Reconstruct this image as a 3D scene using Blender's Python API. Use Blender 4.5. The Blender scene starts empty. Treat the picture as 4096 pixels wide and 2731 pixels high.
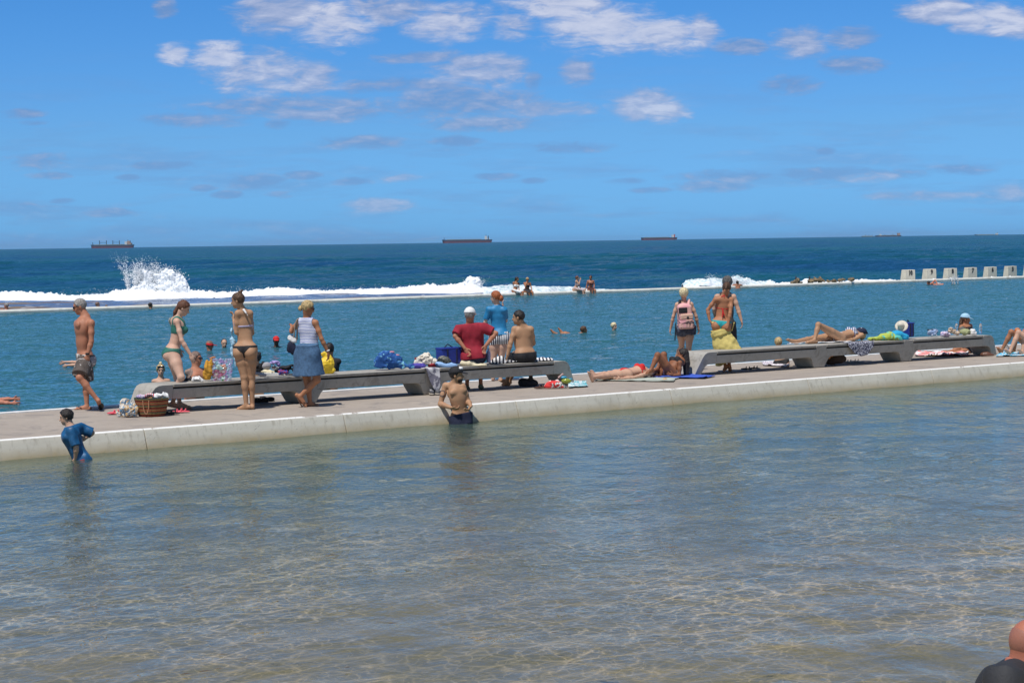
import bpy, bmesh, math, random
import numpy as np
from mathutils import Vector, Matrix
C = bpy.context; D = bpy.data; S = C.scene
random.seed(7); rng = np.random.default_rng(7)
R = math.radians

# ------------------------------------------------------------------ camera
FPX = 8000.0; CAMH = 2.55
PITCH = math.atan(399.5 / FPX); ROLL = math.atan(60 / 4096)
_F = Vector((0, math.cos(PITCH), -math.sin(PITCH))); _R0 = Vector((1, 0, 0)); _U0 = Vector((0, math.sin(PITCH), math.cos(PITCH)))
_R = _R0 * math.cos(ROLL) - _U0 * math.sin(ROLL); _U = _U0 * math.cos(ROLL) + _R0 * math.sin(ROLL)
cam = D.objects.new('camera', D.cameras.new('camera')); S.collection.objects.link(cam)
cam.data.sensor_width = 36; cam.data.lens = FPX / 4096 * 36
cam.data.clip_start = 0.5; cam.data.clip_end = 60000
cam.matrix_world = Matrix(((_R.x, _U.x, -_F.x, 0), (_R.y, _U.y, -_F.y, 0), (_R.z, _U.z, -_F.z, CAMH), (0, 0, 0, 1)))
S.camera = cam
S.view_settings.view_transform = 'Standard'; S.view_settings.look = 'None'
S.view_settings.gamma = 1; S.view_settings.exposure = -0.1
S.cycles.use_denoising = True
S.cycles.max_bounces = 8; S.cycles.transparent_max_bounces = 12
S.cycles.volume_bounces = 0
S.cycles.caustics_reflective = False; S.cycles.caustics_refractive = False

# measuring frames of the survey: name -> (x0, y0, scale)
FR = {'p': (0, 0, 2352 / 4096), '1': (0, 1100, 1.96), '2': (600, 1100, 2.4125), '3': (1400, 1100, 2.352), '4': (2300, 1050, 2.85125),
      '5': (3000, 1100, 2.146), 'a': (3500, 1040, 5.88), 'b': (3100, 1080, 5.88), 'c': (2000, 1080, 5.2267), 'd': (740, 1280, 6.0316),
      'e': (960, 1330, 5.3455), 'f': (1460, 1370, 2.8), 'g': (3050, 1280, 3.6185), 'h': (3600, 1220, 4.742), 'i': (3400, 2200, 2.953),
      'j': (300, 900, 5.88), 'k': (1700, 900, 5.88), 'l': (2500, 900, 7.84), 'm': (3400, 900, 3.379), 'n': (0, 1000, 1.809),
      'o': (1900, 1020, 1.47), 'x': (0, 0, 1)}
def ray(fr, x, y):
    x0, y0, s = FR[fr]
    px, py = x0 + x / s, y0 + y / s
    d = _F * FPX + _R * (px - 2048) - _U * (py - 1365.5)
    return d / d.y
def onz(fr, x, y, z=0.0):                      # the point of a level z seen there
    d = ray(fr, x, y); t = (z - CAMH) / d.z
    return Vector((d.x * t, t, z))
def aty(fr, x, y, Y):                          # the point at distance Y
    d = ray(fr, x, y)
    return Vector((d.x * Y, Y, CAMH + d.z * Y))

# ------------------------------------------------------------------ sun and sky
SUN_EL = 66; sh = Vector((-0.5, -0.87, 0)).normalized()
sun_dir = Vector((sh.x * math.cos(R(SUN_EL)), sh.y * math.cos(R(SUN_EL)), math.sin(R(SUN_EL))))
sun = D.objects.new('sun', D.lights.new('sun', 'SUN')); S.collection.objects.link(sun)
sun.data.energy = 4.4; sun.data.angle = R(0.5); sun.data.color = (1, 0.955, 0.885)
sun.rotation_euler = sun_dir.to_track_quat('Z', 'Y').to_euler()

class NT:
    def __init__(s, tree): s.t = tree; s.n = tree.nodes; s.l = tree.links
    def node(s, typ, **kw):
        n = s.n.new(typ)
        for k, v in kw.items(): setattr(n, k, v)
        return n
    def set(s, inp, v):
        if isinstance(v, bpy.types.NodeSocket): s.l.new(v, inp)
        elif v is not None:
            if isinstance(v, (tuple, list)) and len(v) == 3 and inp.type == 'RGBA': v = (*v, 1)
            inp.default_value = v
    def math(s, op, a, b=None, c=None, clamp=False):
        n = s.node('ShaderNodeMath', operation=op); n.use_clamp = clamp
        s.set(n.inputs[0], a); s.set(n.inputs[1], b); s.set(n.inputs[2], c)
        return n.outputs[0]
    def vmath(s, op, a, b=None, c=None, out=0):
        n = s.node('ShaderNodeVectorMath', operation=op)
        s.set(n.inputs[0], a); s.set(n.inputs[1], b)
        if c is not None: s.set(n.inputs[2], c)
        return n.outputs['Value'] if op in ('DOT_PRODUCT', 'LENGTH', 'DISTANCE') else n.outputs[0]
    def noise(s, vec, scale, detail=3, rough=0.5, dist=0.0, dim='3D'):
        n = s.node('ShaderNodeTexNoise', noise_dimensions=dim)
        s.set(n.inputs['Vector'], vec); s.set(n.inputs['Scale'], scale); s.set(n.inputs['Detail'], detail)
        s.set(n.inputs['Roughness'], rough); s.set(n.inputs['Distortion'], dist)
        return n.outputs[0]
    def ramp(s, f, stops, interp='LINEAR'):
        n = s.node('ShaderNodeValToRGB'); s.set(n.inputs[0], f); cr = n.color_ramp; cr.interpolation = interp
        while len(cr.elements) < len(stops): cr.elements.new(0.5)
        for e, (p, c) in zip(cr.elements, stops):
            e.position = p; e.color = (*c, 1) if len(c) == 3 else c
        return n.outputs[0]
    def mix(s, f, a, b, typ='MIX'):
        n = s.node('ShaderNodeMix', data_type='RGBA', blend_type=typ); n.clamp_factor = False
        s.set(n.inputs[0], f); s.set(n.inputs[6], a); s.set(n.inputs[7], b)
        return n.outputs[2]
    def maprange(s, v, a, b, c, d, typ='LINEAR'):
        n = s.node('ShaderNodeMapRange', interpolation_type=typ)
        for i, q in enumerate((v, a, b, c, d)): s.set(n.inputs[i], q)
        return n.outputs[0]
    def scalevec(s, vec, sc):
        return s.vmath('MULTIPLY', vec, sc)

world = D.worlds.new('World'); S.world = world; world.use_nodes = True
def build_sky():
    world.node_tree.nodes.clear(); t = NT(world.node_tree)
    sky = t.node('ShaderNodeTexSky', sky_type='NISHITA'); sky.sun_disc = False
    sky.sun_elevation = R(SUN_EL); sky.sun_rotation = math.atan2(sun_dir.x, sun_dir.y) % (2 * math.pi)
    sky.air_density = 1.0; sky.dust_density = 0.25; sky.ozone_density = 4.0
    g = t.node('ShaderNodeTexCoord').outputs['Generated']
    sep = t.node('ShaderNodeSeparateXYZ'); t.set(sep.inputs[0], g)
    ysafe = t.math('MAXIMUM', sep.outputs[1], 0.05)
    u = t.math('DIVIDE', sep.outputs[0], ysafe); v = t.math('DIVIDE', sep.outputs[2], ysafe)
    cb = t.node('ShaderNodeCombineXYZ'); t.set(cb.inputs[0], u); t.set(cb.inputs[1], v); uv = cb.outputs[0]
    wob = t.noise(t.scalevec(uv, (1, 2, 1)), 22, 2, .5)
    # x, y, rx, ry, weight (whiteness); measured on the sky of the photograph
    el = [(760, 58, 110, 56, .9), (660, 35, 130, 46, .45), (890, 20, 110, 36, .3), (1060, 55, 140, 42, .8), (1170, 60, 70, 36, .6), (1400, 66, 170, 58, 1),
          (1290, 12, 150, 36, .9), (1520, 80, 130, 44, .85), (1612, 70, 40, 38, .6), (2160, 22, 100, 34, .55), (2245, 36, 90, 36, .8), (2320, 52, 80, 34, .8),
          (400, 120, 46, 30, .9), (500, 130, 80, 36, .9), (600, 168, 140, 52, .65), (705, 180, 85, 42, .5), (1080, 155, 130, 36, .45),
          (1140, 168, 80, 40, .5), (960, 134, 120, 14, .1), (920, 196, 160, 20, .05), (1060, 236, 200, 40, .05), (1250, 250, 125, 20, .35), (1110, 284, 140, 18, .15),
          (640, 244, 220, 26, .1), (740, 262, 150, 18, .2), (460, 276, 130, 18, .1), (1480, 240, 90, 34, .55), (1525, 252, 75, 26, .8),
          (1322, 165, 48, 34, .25), (1838, 92, 75, 36, .35), (1700, 108, 70, 18, .05), (1950, 88, 70, 24, .1), (1968, 150, 80, 20, .05), (1808, 200, 72, 24, .0),
          (380, 22, 30, 24, 0), (820, 328, 110, 17, .05), (1052, 325, 68, 13, 0), (1308, 340, 105, 14, 0), (50, 262, 58, 13, 0), (72, 283, 36, 8, 0), (85, 372, 96, 22, .1),
          (390, 380, 94, 12, 0), (585, 418, 74, 18, 0), (915, 410, 56, 13, .5), (870, 470, 90, 17, .5), (1850, 402, 300, 18, .03), (1995, 410, 60, 11, .5), (2205, 390, 85, 14, 0),
          (1640, 428, 100, 14, .2), (2325, 440, 40, 16, .5), (295, 408, 30, 7, 0), (120, 402, 55, 9, 0), (643, 448, 40, 10, .3), (700, 402, 50, 10, 0), (812, 416, 56, 10, 0), (465, 432, 34, 8, 0), (522, 447, 40, 9, 0), (1137, 405, 58, 9, 0), (1228, 415, 32, 8, 0), (1430, 416, 60, 8, 0), (1490, 437, 60, 8, 0), (1895, 348, 26, 10, 0), (250, 489, 80, 10, .1), (140, 462, 34, 7, 0), (640, 286, 40, 12, 0), (1225, 186, 26, 22, 0), (2130, 448, 160, 12, .25), (60, 470, 40, 8, 0)]
    M = None; W = None
    for (x, y, rx, ry, w) in el:
        c = ray('p', x, y); ex = ray('p', x + rx, y); ey = ray('p', x, y - ry)
        sx = .80 / (ex.x - c.x); sy = .74 / (ey.z - c.z)
        q = t.vmath('MULTIPLY_ADD', uv, (sx, sy, 0), (-c.x * sx, -c.z * sy, 0))
        d2 = t.vmath('DOT_PRODUCT', q, q)
        m = t.math('SUBTRACT', 1.0, d2)
        M = m if M is None else t.math('MAXIMUM', M, m)
        w = w * .8 + (.10 if y < 300 else .05)
        if w > .08:
            wv = t.math('MULTIPLY', t.math('ADD', m, .25), w); W = wv if W is None else t.math('MAXIMUM', W, wv)
    M = t.math('MAXIMUM', M, -1.0)
    nv = t.scalevec(uv, (1, 2.4, 1))
    def cn(v_): return t.math('ADD', t.math('MULTIPLY', t.noise(v_, 22, 4, .6, .35), .55), t.math('MULTIPLY', t.noise(t.scalevec(v_, (.8, 1.2, 1)), 78, 6, .66, .6), .45))
    n1 = cn(nv)
    n2 = cn(t.vmath('ADD', nv, (-.003, .007, 0)))
    dens = t.math('ADD', t.math('MULTIPLY', M, 0.95), t.math('MULTIPLY', t.math('SUBTRACT', n1, .535), 3.2))
    # faint low bands near the horizon
    bn = t.noise(t.scalevec(uv, (1, 9, 1)), 9, 6, .6, .2)
    band = t.maprange(v, 0.015, 0.10, 1, 0)
    bands = t.math('MULTIPLY', t.maprange(bn, .47, .62, 0, .75), band)
    a = t.maprange(dens, 0.0, .85, 0, 1, 'SMOOTHSTEP')
    a = t.math('MAXIMUM', a, bands)
    lowfade = t.maprange(v, 0.0, 0.17, .55, 1.0)
    a = t.math('MULTIPLY', a, lowfade)
    lit = t.math('MULTIPLY', t.math('SUBTRACT', n1, n2), 2.2)
    white = t.math('ADD', t.math('MULTIPLY', t.math('MAXIMUM', W, 0.0), 1.05), lit, clamp=True)
    white = t.math('MULTIPLY', white, t.maprange(n1, .35, .6, .55, 1), clamp=True)
    t.set(sky.inputs[0], g) if len(sky.inputs) else None
    grade = t.ramp(t.maprange(v, 0.0, 1.0, 0, 1), [(0, (.26, .74, 1.12)), (.054, (.33, .71, .85)), (.12, (.27, .67, .78)), (.2, (.27, .62, .72)), (.4, (.42, .68, .62)), (.75, (.62, .76, .55))])
    grade = t.mix(1.0, grade, (1.0, 1.0, 1.58), 'MULTIPLY')
    skyc = t.mix(1.0, sky.outputs[0], grade, 'MULTIPLY')
    cl = t.ramp(white, [(0, (1.8, 3.1, 5.9)), (.28, (3.2, 4.0, 6.2)), (.6, (4.6, 5.2, 7.2)), (1, (7.2, 7.4, 8.6))])
    a = t.math('MULTIPLY', a, t.math('GREATER_THAN', sep.outputs[1], 0.05))
    a = t.math('MULTIPLY', a, t.maprange(white, 0, .5, .85, .97))
    col = t.mix(a, skyc, cl)
    bg = t.node('ShaderNodeBackground'); t.set(bg.inputs[0], col); bg.inputs[1].default_value = 0.10
    out = t.node('ShaderNodeOutputWorld'); t.l.new(bg.outputs[0], out.inputs[0])
    world.cycles.sampling_method = 'MANUAL'; world.cycles.sample_map_resolution = 256
build_sky()

# ------------------------------------------------------------------ helpers
def tag(o, label=None, cat=None, group=None, kind=None):
    if label: o['label'] = label
    if cat: o['category'] = cat
    if group: o['group'] = group
    if kind: o['kind'] = kind
    return o
def link(name, me, mat=None, parent=None, smooth=False):
    o = D.objects.new(name, me); S.collection.objects.link(o)
    if mat is not None: me.materials.append(mat)
    if parent is not None: o.parent = parent
    if smooth: me.polygons.foreach_set('use_smooth', [True] * len(me.polygons))
    return o
def empty(name, loc, label, cat, group=None):
    o = D.objects.new(name, None); o.empty_display_size = .1; o.location = loc; S.collection.objects.link(o)
    return tag(o, label, cat, group)
def npmesh(name, V, F, origin=(0, 0, 0)):
    me = D.meshes.new(name); V = np.asarray(V, dtype=np.float32) - np.asarray(origin, dtype=np.float32)
    if isinstance(F, np.ndarray) and F.ndim == 2:
        n = len(F); k = F.shape[1]
        me.vertices.add(len(V)); me.vertices.foreach_set('co', V.ravel())
        me.loops.add(n * k); me.loops.foreach_set('vertex_index', F.astype(np.int32).ravel())
        me.polygons.add(n); me.polygons.foreach_set('loop_start', np.arange(0, n * k, k, dtype=np.int32))
        me.polygons.foreach_set('loop_total', np.full(n, k, dtype=np.int32)); me.update(calc_edges=True); me.validate()
    else:
        me.from_pydata([tuple(map(float, v)) for v in V], [], [tuple(f) for f in F]); me.update()
    return me
def bmobj(name, bm, mat, parent=None, smooth=False, bevel=0, origin=(0, 0, 0)):
    bmesh.ops.recalc_face_normals(bm, faces=bm.faces[:])
    me = D.meshes.new(name); bmesh.ops.translate(bm, verts=bm.verts[:], vec=-Vector(origin)); bm.to_mesh(me); bm.free()
    o = link(name, me, mat, parent, smooth)
    if bevel:
        m = o.modifiers.new('b', 'BEVEL'); m.width = bevel; m.segments = 2; m.limit_method = 'ANGLE'; m.angle_limit = R(40)
    return o
def mat(name, col, rough=.6, var=.12, vscale=12, bump=0.0, bscale=60, metal=0, spec=.5, col2=None, pattern=None, sss=0, coat=0, trans=0, alpha=1, coord='Object', sheen=0):
    m = D.materials.new(name); m.use_nodes = True; t = NT(m.node_tree); b = t.n['Principled BSDF']
    tc = t.node('ShaderNodeTexCoord').outputs[coord]
    n = t.noise(tc, vscale, 4, .6)
    dark = tuple(c * (1 - var) for c in col); light = tuple(min(1, c * (1 + var)) for c in col)
    c = t.ramp(n, [(.3, dark), (.7, light)])
    if pattern: c = pattern(t, tc, c)
    t.set(b.inputs['Base Color'], c); b.inputs['Roughness'].default_value = rough
    b.inputs['Metallic'].default_value = metal; b.inputs['Specular IOR Level'].default_value = spec
    if bump:
        bp = t.node('ShaderNodeBump'); bp.inputs['Strength'].default_value = bump; bp.inputs['Distance'].default_value = .01
        t.set(bp.inputs['Height'], t.noise(tc, bscale, 4, .6)); t.set(b.inputs['Normal'], bp.outputs[0])
    if sss: b.inputs['Subsurface Weight'].default_value = sss; b.inputs['Subsurface Scale'].default_value = .02; b.inputs['Subsurface Radius'].default_value = (1, .35, .2)
    if trans: b.inputs['Transmission Weight'].default_value = trans
    if sheen: b.inputs['Sheen Weight'].default_value = sheen
    b.inputs['Alpha'].default_value = alpha
    return m
# ------------------------------------------------------------------ setting: lines of the walkway
ZN = -0.27     # near pool water
ZM = -0.30     # main pool water
ZS = -0.75     # sea
def polyfit_line(pts, z, deg=1):
    w = np.array([onz(*p, z)[:] for p in pts]); return np.polyfit(w[:, 0], w[:, 1], deg)
near_c = polyfit_line([('x', 0, 1763), ('x', 600, 1713), ('x', 1400, 1649), ('x', 2300, 1581), ('x', 3100, 1523.5), ('x', 4096, 1449)], 0, 1)
far_c = polyfit_line([('x', 0, 1651), ('x', 600, 1612), ('x', 1400, 1556), ('x', 2300, 1495), ('x', 3100, 1443), ('x', 3825, 1394)], 0, 1)
bench_c = polyfit_line([('x', 1240, 1610), ('x', 1740, 1577), ('x', 2850, 1501), ('x', 3277, 1468), ('x', 3628, 1444), ('x', 4000, 1420)], 0, 1)
out_c = polyfit_line([('x', 0, 1240), ('x', 690, 1218), ('x', 1400, 1191), ('x', 2400, 1164), ('x', 3400, 1126)], -.15, 1)
print('near', near_c, 'far', far_c, 'bench', bench_c, 'outer', out_c)
LD = Vector((1, (near_c[0] + far_c[0] + bench_c[0]) / 3, 0)).normalized(); LN = Vector((LD.y, -LD.x, 0))   # along the walkway / towards the camera
print('walk dir', LD, 'angle', math.degrees(math.atan2(LD.x, LD.y)))
def lp(c, x): return Vector((x, float(np.polyval(c, x)), 0))

def strip(name, rows, mat_, parent=None, smooth=False):
    n = len(rows[0]); V = [tuple(p) for r in rows for p in r]
    F = [(i * n + j, i * n + j + 1, (i + 1) * n + j + 1, (i + 1) * n + j) for i in range(len(rows) - 1) for j in range(n - 1)]
    return link(name, npmesh(name, V, F), mat_, parent, smooth)

# walkway deck
def concrete(name, base, warm, stain, joint=False, scale=1.0):
    m = D.materials.new(name); m.use_nodes = True; t = NT(m.node_tree); b = t.n['Principled BSDF']
    tc = t.node('ShaderNodeTexCoord').outputs['Object']
    big = t.noise(tc, .55 * scale, 5, .6); mid = t.noise(tc, 5 * scale, 5, .65); fine = t.noise(tc, 90, 3, .7)
    st = t.noise(t.scalevec(tc, (1, 1, 1)), 1.6 * scale, 6, .7, 1.0)
    c = t.mix(t.maprange(big, .35, .65, 0, 1), base, warm)
    c = t.mix(t.maprange(mid, .38, .68, 0, .45), c, tuple(x * .72 for x in base))
    c = t.mix(t.maprange(st, .53, .64, 0, .75), c, stain)
    c = t.mix(t.maprange(fine, .3, .7, 0, .22), c, tuple(x * .6 for x in base))
    t.set(b.inputs['Base Color'], c); b.inputs['Roughness'].default_value = .85; b.inputs['Specular IOR Level'].default_value = .25
    bp = t.node('ShaderNodeBump'); bp.inputs['Strength'].default_value = .35; bp.inputs['Distance'].default_value = .01
    t.set(bp.inputs['Height'], t.math('ADD', fine, t.math('MULTIPLY', mid, .8))); t.set(b.inputs['Normal'], bp.outputs[0])
    return m
M_deck = concrete('deck_concrete', (.43, .37, .31), (.37, .315, .265), (.25, .22, .20))
def build_deck():
    xs = np.linspace(-45, 60, 211)
    rows = []
    for k in np.linspace(0, 1, 21):
        row = []
        for x in xs:
            a = lp(near_c, x) - LN * .055; b = lp(far_c, x); p = a.lerp(b, k); p.z = -.012
            row.append(p)
        rows.append(row)
    tag(strip('walkway', rows, M_deck), 'pale beige concrete walkway between the two pools', 'walkway', kind='structure')
build_deck()

# near kerb wall: panels with rounded white lip
def wall_mat():
    m = D.materials.new('kerb_concrete'); m.use_nodes = True; t = NT(m.node_tree); b = t.n['Principled BSDF']
    tc = t.node('ShaderNodeTexCoord').outputs['Object']
    sep = t.node('ShaderNodeSeparateXYZ'); t.set(sep.inputs[0], tc); z = sep.outputs[2]
    big = t.noise(tc, 1.3, 5, .6); fine = t.noise(tc, 45, 3, .7)
    c = t.mix(t.maprange(big, .35, .7, 0, .7), (.66, .62, .53), (.53, .50, .43))
    # algae and tide stain rising from the water, ragged
    low = t.maprange(t.math('ADD', z, t.math('MULTIPLY', t.noise(t.scalevec(tc, (1, 1, 2)), 3.0, 5, .65), .12)), -.215, -.06, 1, 0)
    c = t.mix(t.math('MULTIPLY', low, .85), c, (.36, .28, .15))
    c = t.mix(t.maprange(z, -.36, -.30, 1, 0), c, (.55, .56, .46))
    # rain streaks
    stv = t.noise(t.scalevec(tc, (9, 9, .8)), 1.4, 4, .6)
    c = t.mix(t.maprange(stv, .54, .70, 0, .6), c, (.38, .34, .27))
    # bare white paint on the lip, flaked
    top = t.maprange(t.math('ADD', z, t.math('MULTIPLY', t.math('SUBTRACT', t.noise(tc, 9, 4, .7), .5), .01)), -.016, -.008, 0, 1)
    c = t.mix(top, c, (.84, .83, .80))
    fl = t.noise(t.scalevec(tc, (1, 1, 1)), 1.1, 6, .72, .6)
    c = t.mix(t.math('MULTIPLY', t.maprange(fl, .585, .61, 0, .85), top), c, (.30, .25, .21))
    vo = t.node('ShaderNodeTexVoronoi', feature='F1'); t.set(vo.inputs['Vector'], t.vmath('ADD', t.scalevec(tc, (1, 1, 1)), t.noise(tc, 8, 2))); vo.inputs['Scale'].default_value = 13
    pit = t.maprange(vo.outputs['Distance'], .11, .16, 1, 0)
    pit = t.math('MULTIPLY', pit, t.maprange(t.noise(tc, 1.7, 3), .44, .54, 0, 1))
    c = t.mix(t.math('MULTIPLY', pit, .7), c, (.2, .18, .15))
    t.set(b.inputs['Base Color'], c); b.inputs['Roughness'].default_value = .75; b.inputs['Specular IOR Level'].default_value = .3
    bp = t.node('ShaderNodeBump'); bp.inputs['Strength'].default_value = .4; bp.inputs['Distance'].default_value = .005
    t.set(bp.inputs['Height'], t.math('SUBTRACT', fine, pit)); t.set(b.inputs['Normal'], bp.outputs[0])
    return m
M_kerb = wall_mat()
def build_kerb():
    joints = [onz('x', p, y, 0).x for p, y in ((571, 1716), (1373, 1651), (2059, 1599), (2673, 1553), (3224, 1513), (3722, 1477))]
    d = np.mean(np.diff(joints)); joints = [joints[0] - 5.2 * i for i in range(7, 0, -1)] + joints + [joints[-1] + 5.4 * i for i in range(1, 8)]
    prof = [(-.06, -.014), (-.052, 0.0), (-.025, .004), (0.005, -.002), (.022, -.016), (.030, -.035), (.040, -.06), (.115, -.27), (.17, -.42), (.17, -1.3), (-.06, -1.3)]
    root = empty('pool_wall', lp(near_c, 0), 'low pale concrete kerb wall with white lip along the near pool', 'wall')
    for i in range(len(joints) - 1):
        n = 24; rows = []
        for k in range(n + 1):
            x = joints[i] + .006 + (joints[i + 1] - joints[i] - .012) * k / n; c = lp(near_c, x)
            rows.append([c + LN * a + Vector((0, 0, b)) for a, b in prof])
        nn = len(prof); V = [tuple(p - root.location) for r in rows for p in r]
        F = [(a * nn + b, (a + 1) * nn + b, (a + 1) * nn + (b + 1) % nn, a * nn + (b + 1) % nn) for a in range(n) for b in range(nn)]
        F += [tuple(range(nn)), tuple(n * nn + q for q in reversed(range(nn)))]
        o = link('wall_panel', npmesh('wall_panel', V, F), M_kerb, root)
        o.modifiers.new('b', 'BEVEL').width = .004
    # far lip of the walkway, white line above the main pool
    rows = []
    for x in np.linspace(-45, 60, 180):
        c = lp(far_c, x); rows.append([c + LN * a + Vector((0, 0, b)) for a, b in [(.14, -.014), (.14, .008), (.0, .012), (-.05, 0), (-.06, -.08), (-.06, -1.5)]])
    o = strip('pool_wall', rows, mat('white_paint', (.80, .79, .76), .6, .12, 6, .2), None)
    tag(o, 'white painted rim along the far side of the walkway above the main pool', 'wall')
build_kerb()

# ------------------------------------------------------------------ water
def water_mat(name, body, clear, tint=(.75, .83, .74), waves=((1.2, .5, 1.0), (5, .5, .4)), strength=.3, dist=.05, gel=None, rough=.03, body2=None, foam=None, ang=0.0, stretch=(.45, 1.3, 1), refl=1.0, calm=False):
    m = D.materials.new(name); m.use_nodes = True; t = NT(m.node_tree); t.n.clear()
    geo = t.node('ShaderNodeNewGeometry').outputs['Position']
    mp = t.node('ShaderNodeMapping'); t.set(mp.inputs[0], geo); mp.inputs['Rotation'].default_value = (0, 0, ang); mp.inputs['Scale'].default_value = stretch
    pv = mp.outputs[0]; h = None
    if calm:
        sg = t.node('ShaderNodeSeparateXYZ'); t.set(sg.inputs[0], geo); cm_ = t.math('MULTIPLY', t.maprange(sg.outputs[1], 13, 18, .38, 1), t.maprange(t.noise(geo, .22, 3, .5), .35, .65, .55, 1.2))
    for wi, (sc, rg, amp) in enumerate(waves):
        q = t.math('MULTIPLY', t.noise(pv, sc, 2.5, rg, .35), amp)
        if calm and wi: q = t.math('MULTIPLY', q, cm_)
        h = q if h is None else t.math('ADD', h, q)
    bp = t.node('ShaderNodeBump'); bp.inputs['Strength'].default_value = strength; bp.inputs['Distance'].default_value = dist; t.set(bp.inputs['Height'], h)
    N = bp.outputs[0]
    fr = t.node('ShaderNodeFresnel'); fr.inputs[0].default_value = 1.333; t.set(fr.inputs[1], N)
    gl = t.node('ShaderNodeBsdfGlossy'); gl.inputs['Roughness'].default_value = rough; t.set(gl.inputs['Normal'], N); gl.inputs[0].default_value = (.95, .98, .98, 1)
    df = t.node('ShaderNodeBsdfDiffuse'); t.set(df.inputs['Normal'], N)
    if body2:
        t.set(df.inputs[0], t.mix(t.maprange(t.noise(t.scalevec(geo, (.03, .06, 1)), 1.0, 5, .6), .38, .62, 0, 1), body, body2))
    else: t.set(df.inputs[0], body)
    under = df.outputs[0]
    if clear > 0:
        tr = t.node('ShaderNodeBsdfTransparent')
        col = t.node('ShaderNodeRGB'); col.outputs[0].default_value = (*tint, 1); col = col.outputs[0]
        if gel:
            # caustic light painted as a cell pattern into the transparent colour
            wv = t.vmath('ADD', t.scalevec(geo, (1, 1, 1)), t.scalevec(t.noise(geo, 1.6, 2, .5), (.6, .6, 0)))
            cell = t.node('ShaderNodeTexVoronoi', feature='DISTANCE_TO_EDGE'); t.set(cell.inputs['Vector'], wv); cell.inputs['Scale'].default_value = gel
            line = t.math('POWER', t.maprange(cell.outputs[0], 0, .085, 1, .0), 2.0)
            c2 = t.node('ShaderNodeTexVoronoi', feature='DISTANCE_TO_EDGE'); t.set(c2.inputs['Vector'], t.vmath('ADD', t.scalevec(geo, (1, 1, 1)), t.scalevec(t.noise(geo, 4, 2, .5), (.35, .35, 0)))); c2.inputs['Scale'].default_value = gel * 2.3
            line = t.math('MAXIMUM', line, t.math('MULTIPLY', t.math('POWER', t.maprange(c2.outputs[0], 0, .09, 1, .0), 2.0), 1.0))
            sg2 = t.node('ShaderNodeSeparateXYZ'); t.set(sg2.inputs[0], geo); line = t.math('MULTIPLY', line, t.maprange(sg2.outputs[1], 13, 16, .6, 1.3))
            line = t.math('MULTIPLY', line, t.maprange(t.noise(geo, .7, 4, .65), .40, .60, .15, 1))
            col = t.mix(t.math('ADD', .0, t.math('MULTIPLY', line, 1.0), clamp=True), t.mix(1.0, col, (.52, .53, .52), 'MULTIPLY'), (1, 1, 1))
        t.set(tr.inputs[0], col)
        mx = t.node('ShaderNodeMixShader'); mx.inputs[0].default_value = clear
        if calm: t.set(mx.inputs[0], t.maprange(sg.outputs[1], 17, 29, clear, clear * .62))
        t.l.new(under, mx.inputs[1]); t.l.new(tr.outputs[0], mx.inputs[2]); under = mx.outputs[0]
    mx = t.node('ShaderNodeMixShader'); t.set(mx.inputs[0], t.math('MULTIPLY', fr.outputs[0], refl)); t.l.new(under, mx.inputs[1]); t.l.new(gl.outputs[0], mx.inputs[2])
    out = t.node('ShaderNodeOutputMaterial'); t.l.new(mx.outputs[0], out.inputs[0])
    return m
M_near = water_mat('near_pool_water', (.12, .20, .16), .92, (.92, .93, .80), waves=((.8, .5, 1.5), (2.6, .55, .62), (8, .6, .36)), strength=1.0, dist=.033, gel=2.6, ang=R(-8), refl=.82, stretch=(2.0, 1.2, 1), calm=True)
M_main = water_mat('main_pool_water', (.03, .12, .155), 0, waves=((.45, .5, 1.6), (2.3, .55, .95), (6, .5, .15)), strength=1.0, dist=.34, stretch=(.8, .8, 1), body2=(.03, .12, .14), ang=R(-8), refl=.78)
M_sea = water_mat('sea_water', (.006, .055, .13), 0, waves=((.10, .5, 3.0), (.45, .5, 1.2), (1.6, .6, .5)), strength=.8, dist=.6, body2=(.006, .075, .10), ang=R(-6), rough=.08, refl=.45, stretch=(.5, 1, 1))

def noise2(x, y, seed=0):
    xi = np.floor(x).astype(np.int64); yi = np.floor(y).astype(np.int64); xf = x - xi; yf = y - yi
    def h(a, b):
        n = (a * 374761393 + b * 668265263 + seed * 974634777) & 0xffffffff
        n = ((n ^ (n >> 13)) * 1274126177) & 0xffffffff
        return ((n ^ (n >> 16)) & 0xffff) / 65535.0
    u = xf * xf * (3 - 2 * xf); v = yf * yf * (3 - 2 * yf)
    return (h(xi, yi) * (1 - u) + h(xi + 1, yi) * u) * (1 - v) + (h(xi, yi + 1) * (1 - u) + h(xi + 1, yi + 1) * u) * v
def fbm2(x, y, o=4, seed=0):
    s = 0; a = .5; t_ = 0
    for i in range(o): s = s + a * noise2(x * 2 ** i + 17.3 * i, y * 2 ** i - 9.1 * i, seed + i); t_ += a; a *= .5
    return s / t_
def sheet(name, X, Y, Z, mt, **tg):
    n, m = X.shape; V = np.stack([X, Y, Z], -1).reshape(-1, 3)
    i = np.arange(n - 1)[:, None] * m + np.arange(m - 1)[None, :]
    F = np.stack([i, i + 1, i + m + 1, i + m], -1).reshape(-1, 4)
    a, b, c = V[F[0][0]], V[F[0][1]], V[F[0][3]]
    if np.cross(b - a, c - a)[2] < 0: F = F[:, ::-1].copy()       # every sheet faces up
    o = link(name, npmesh(name, V, F), mt, None, True); tag(o, **tg); return o

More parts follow.
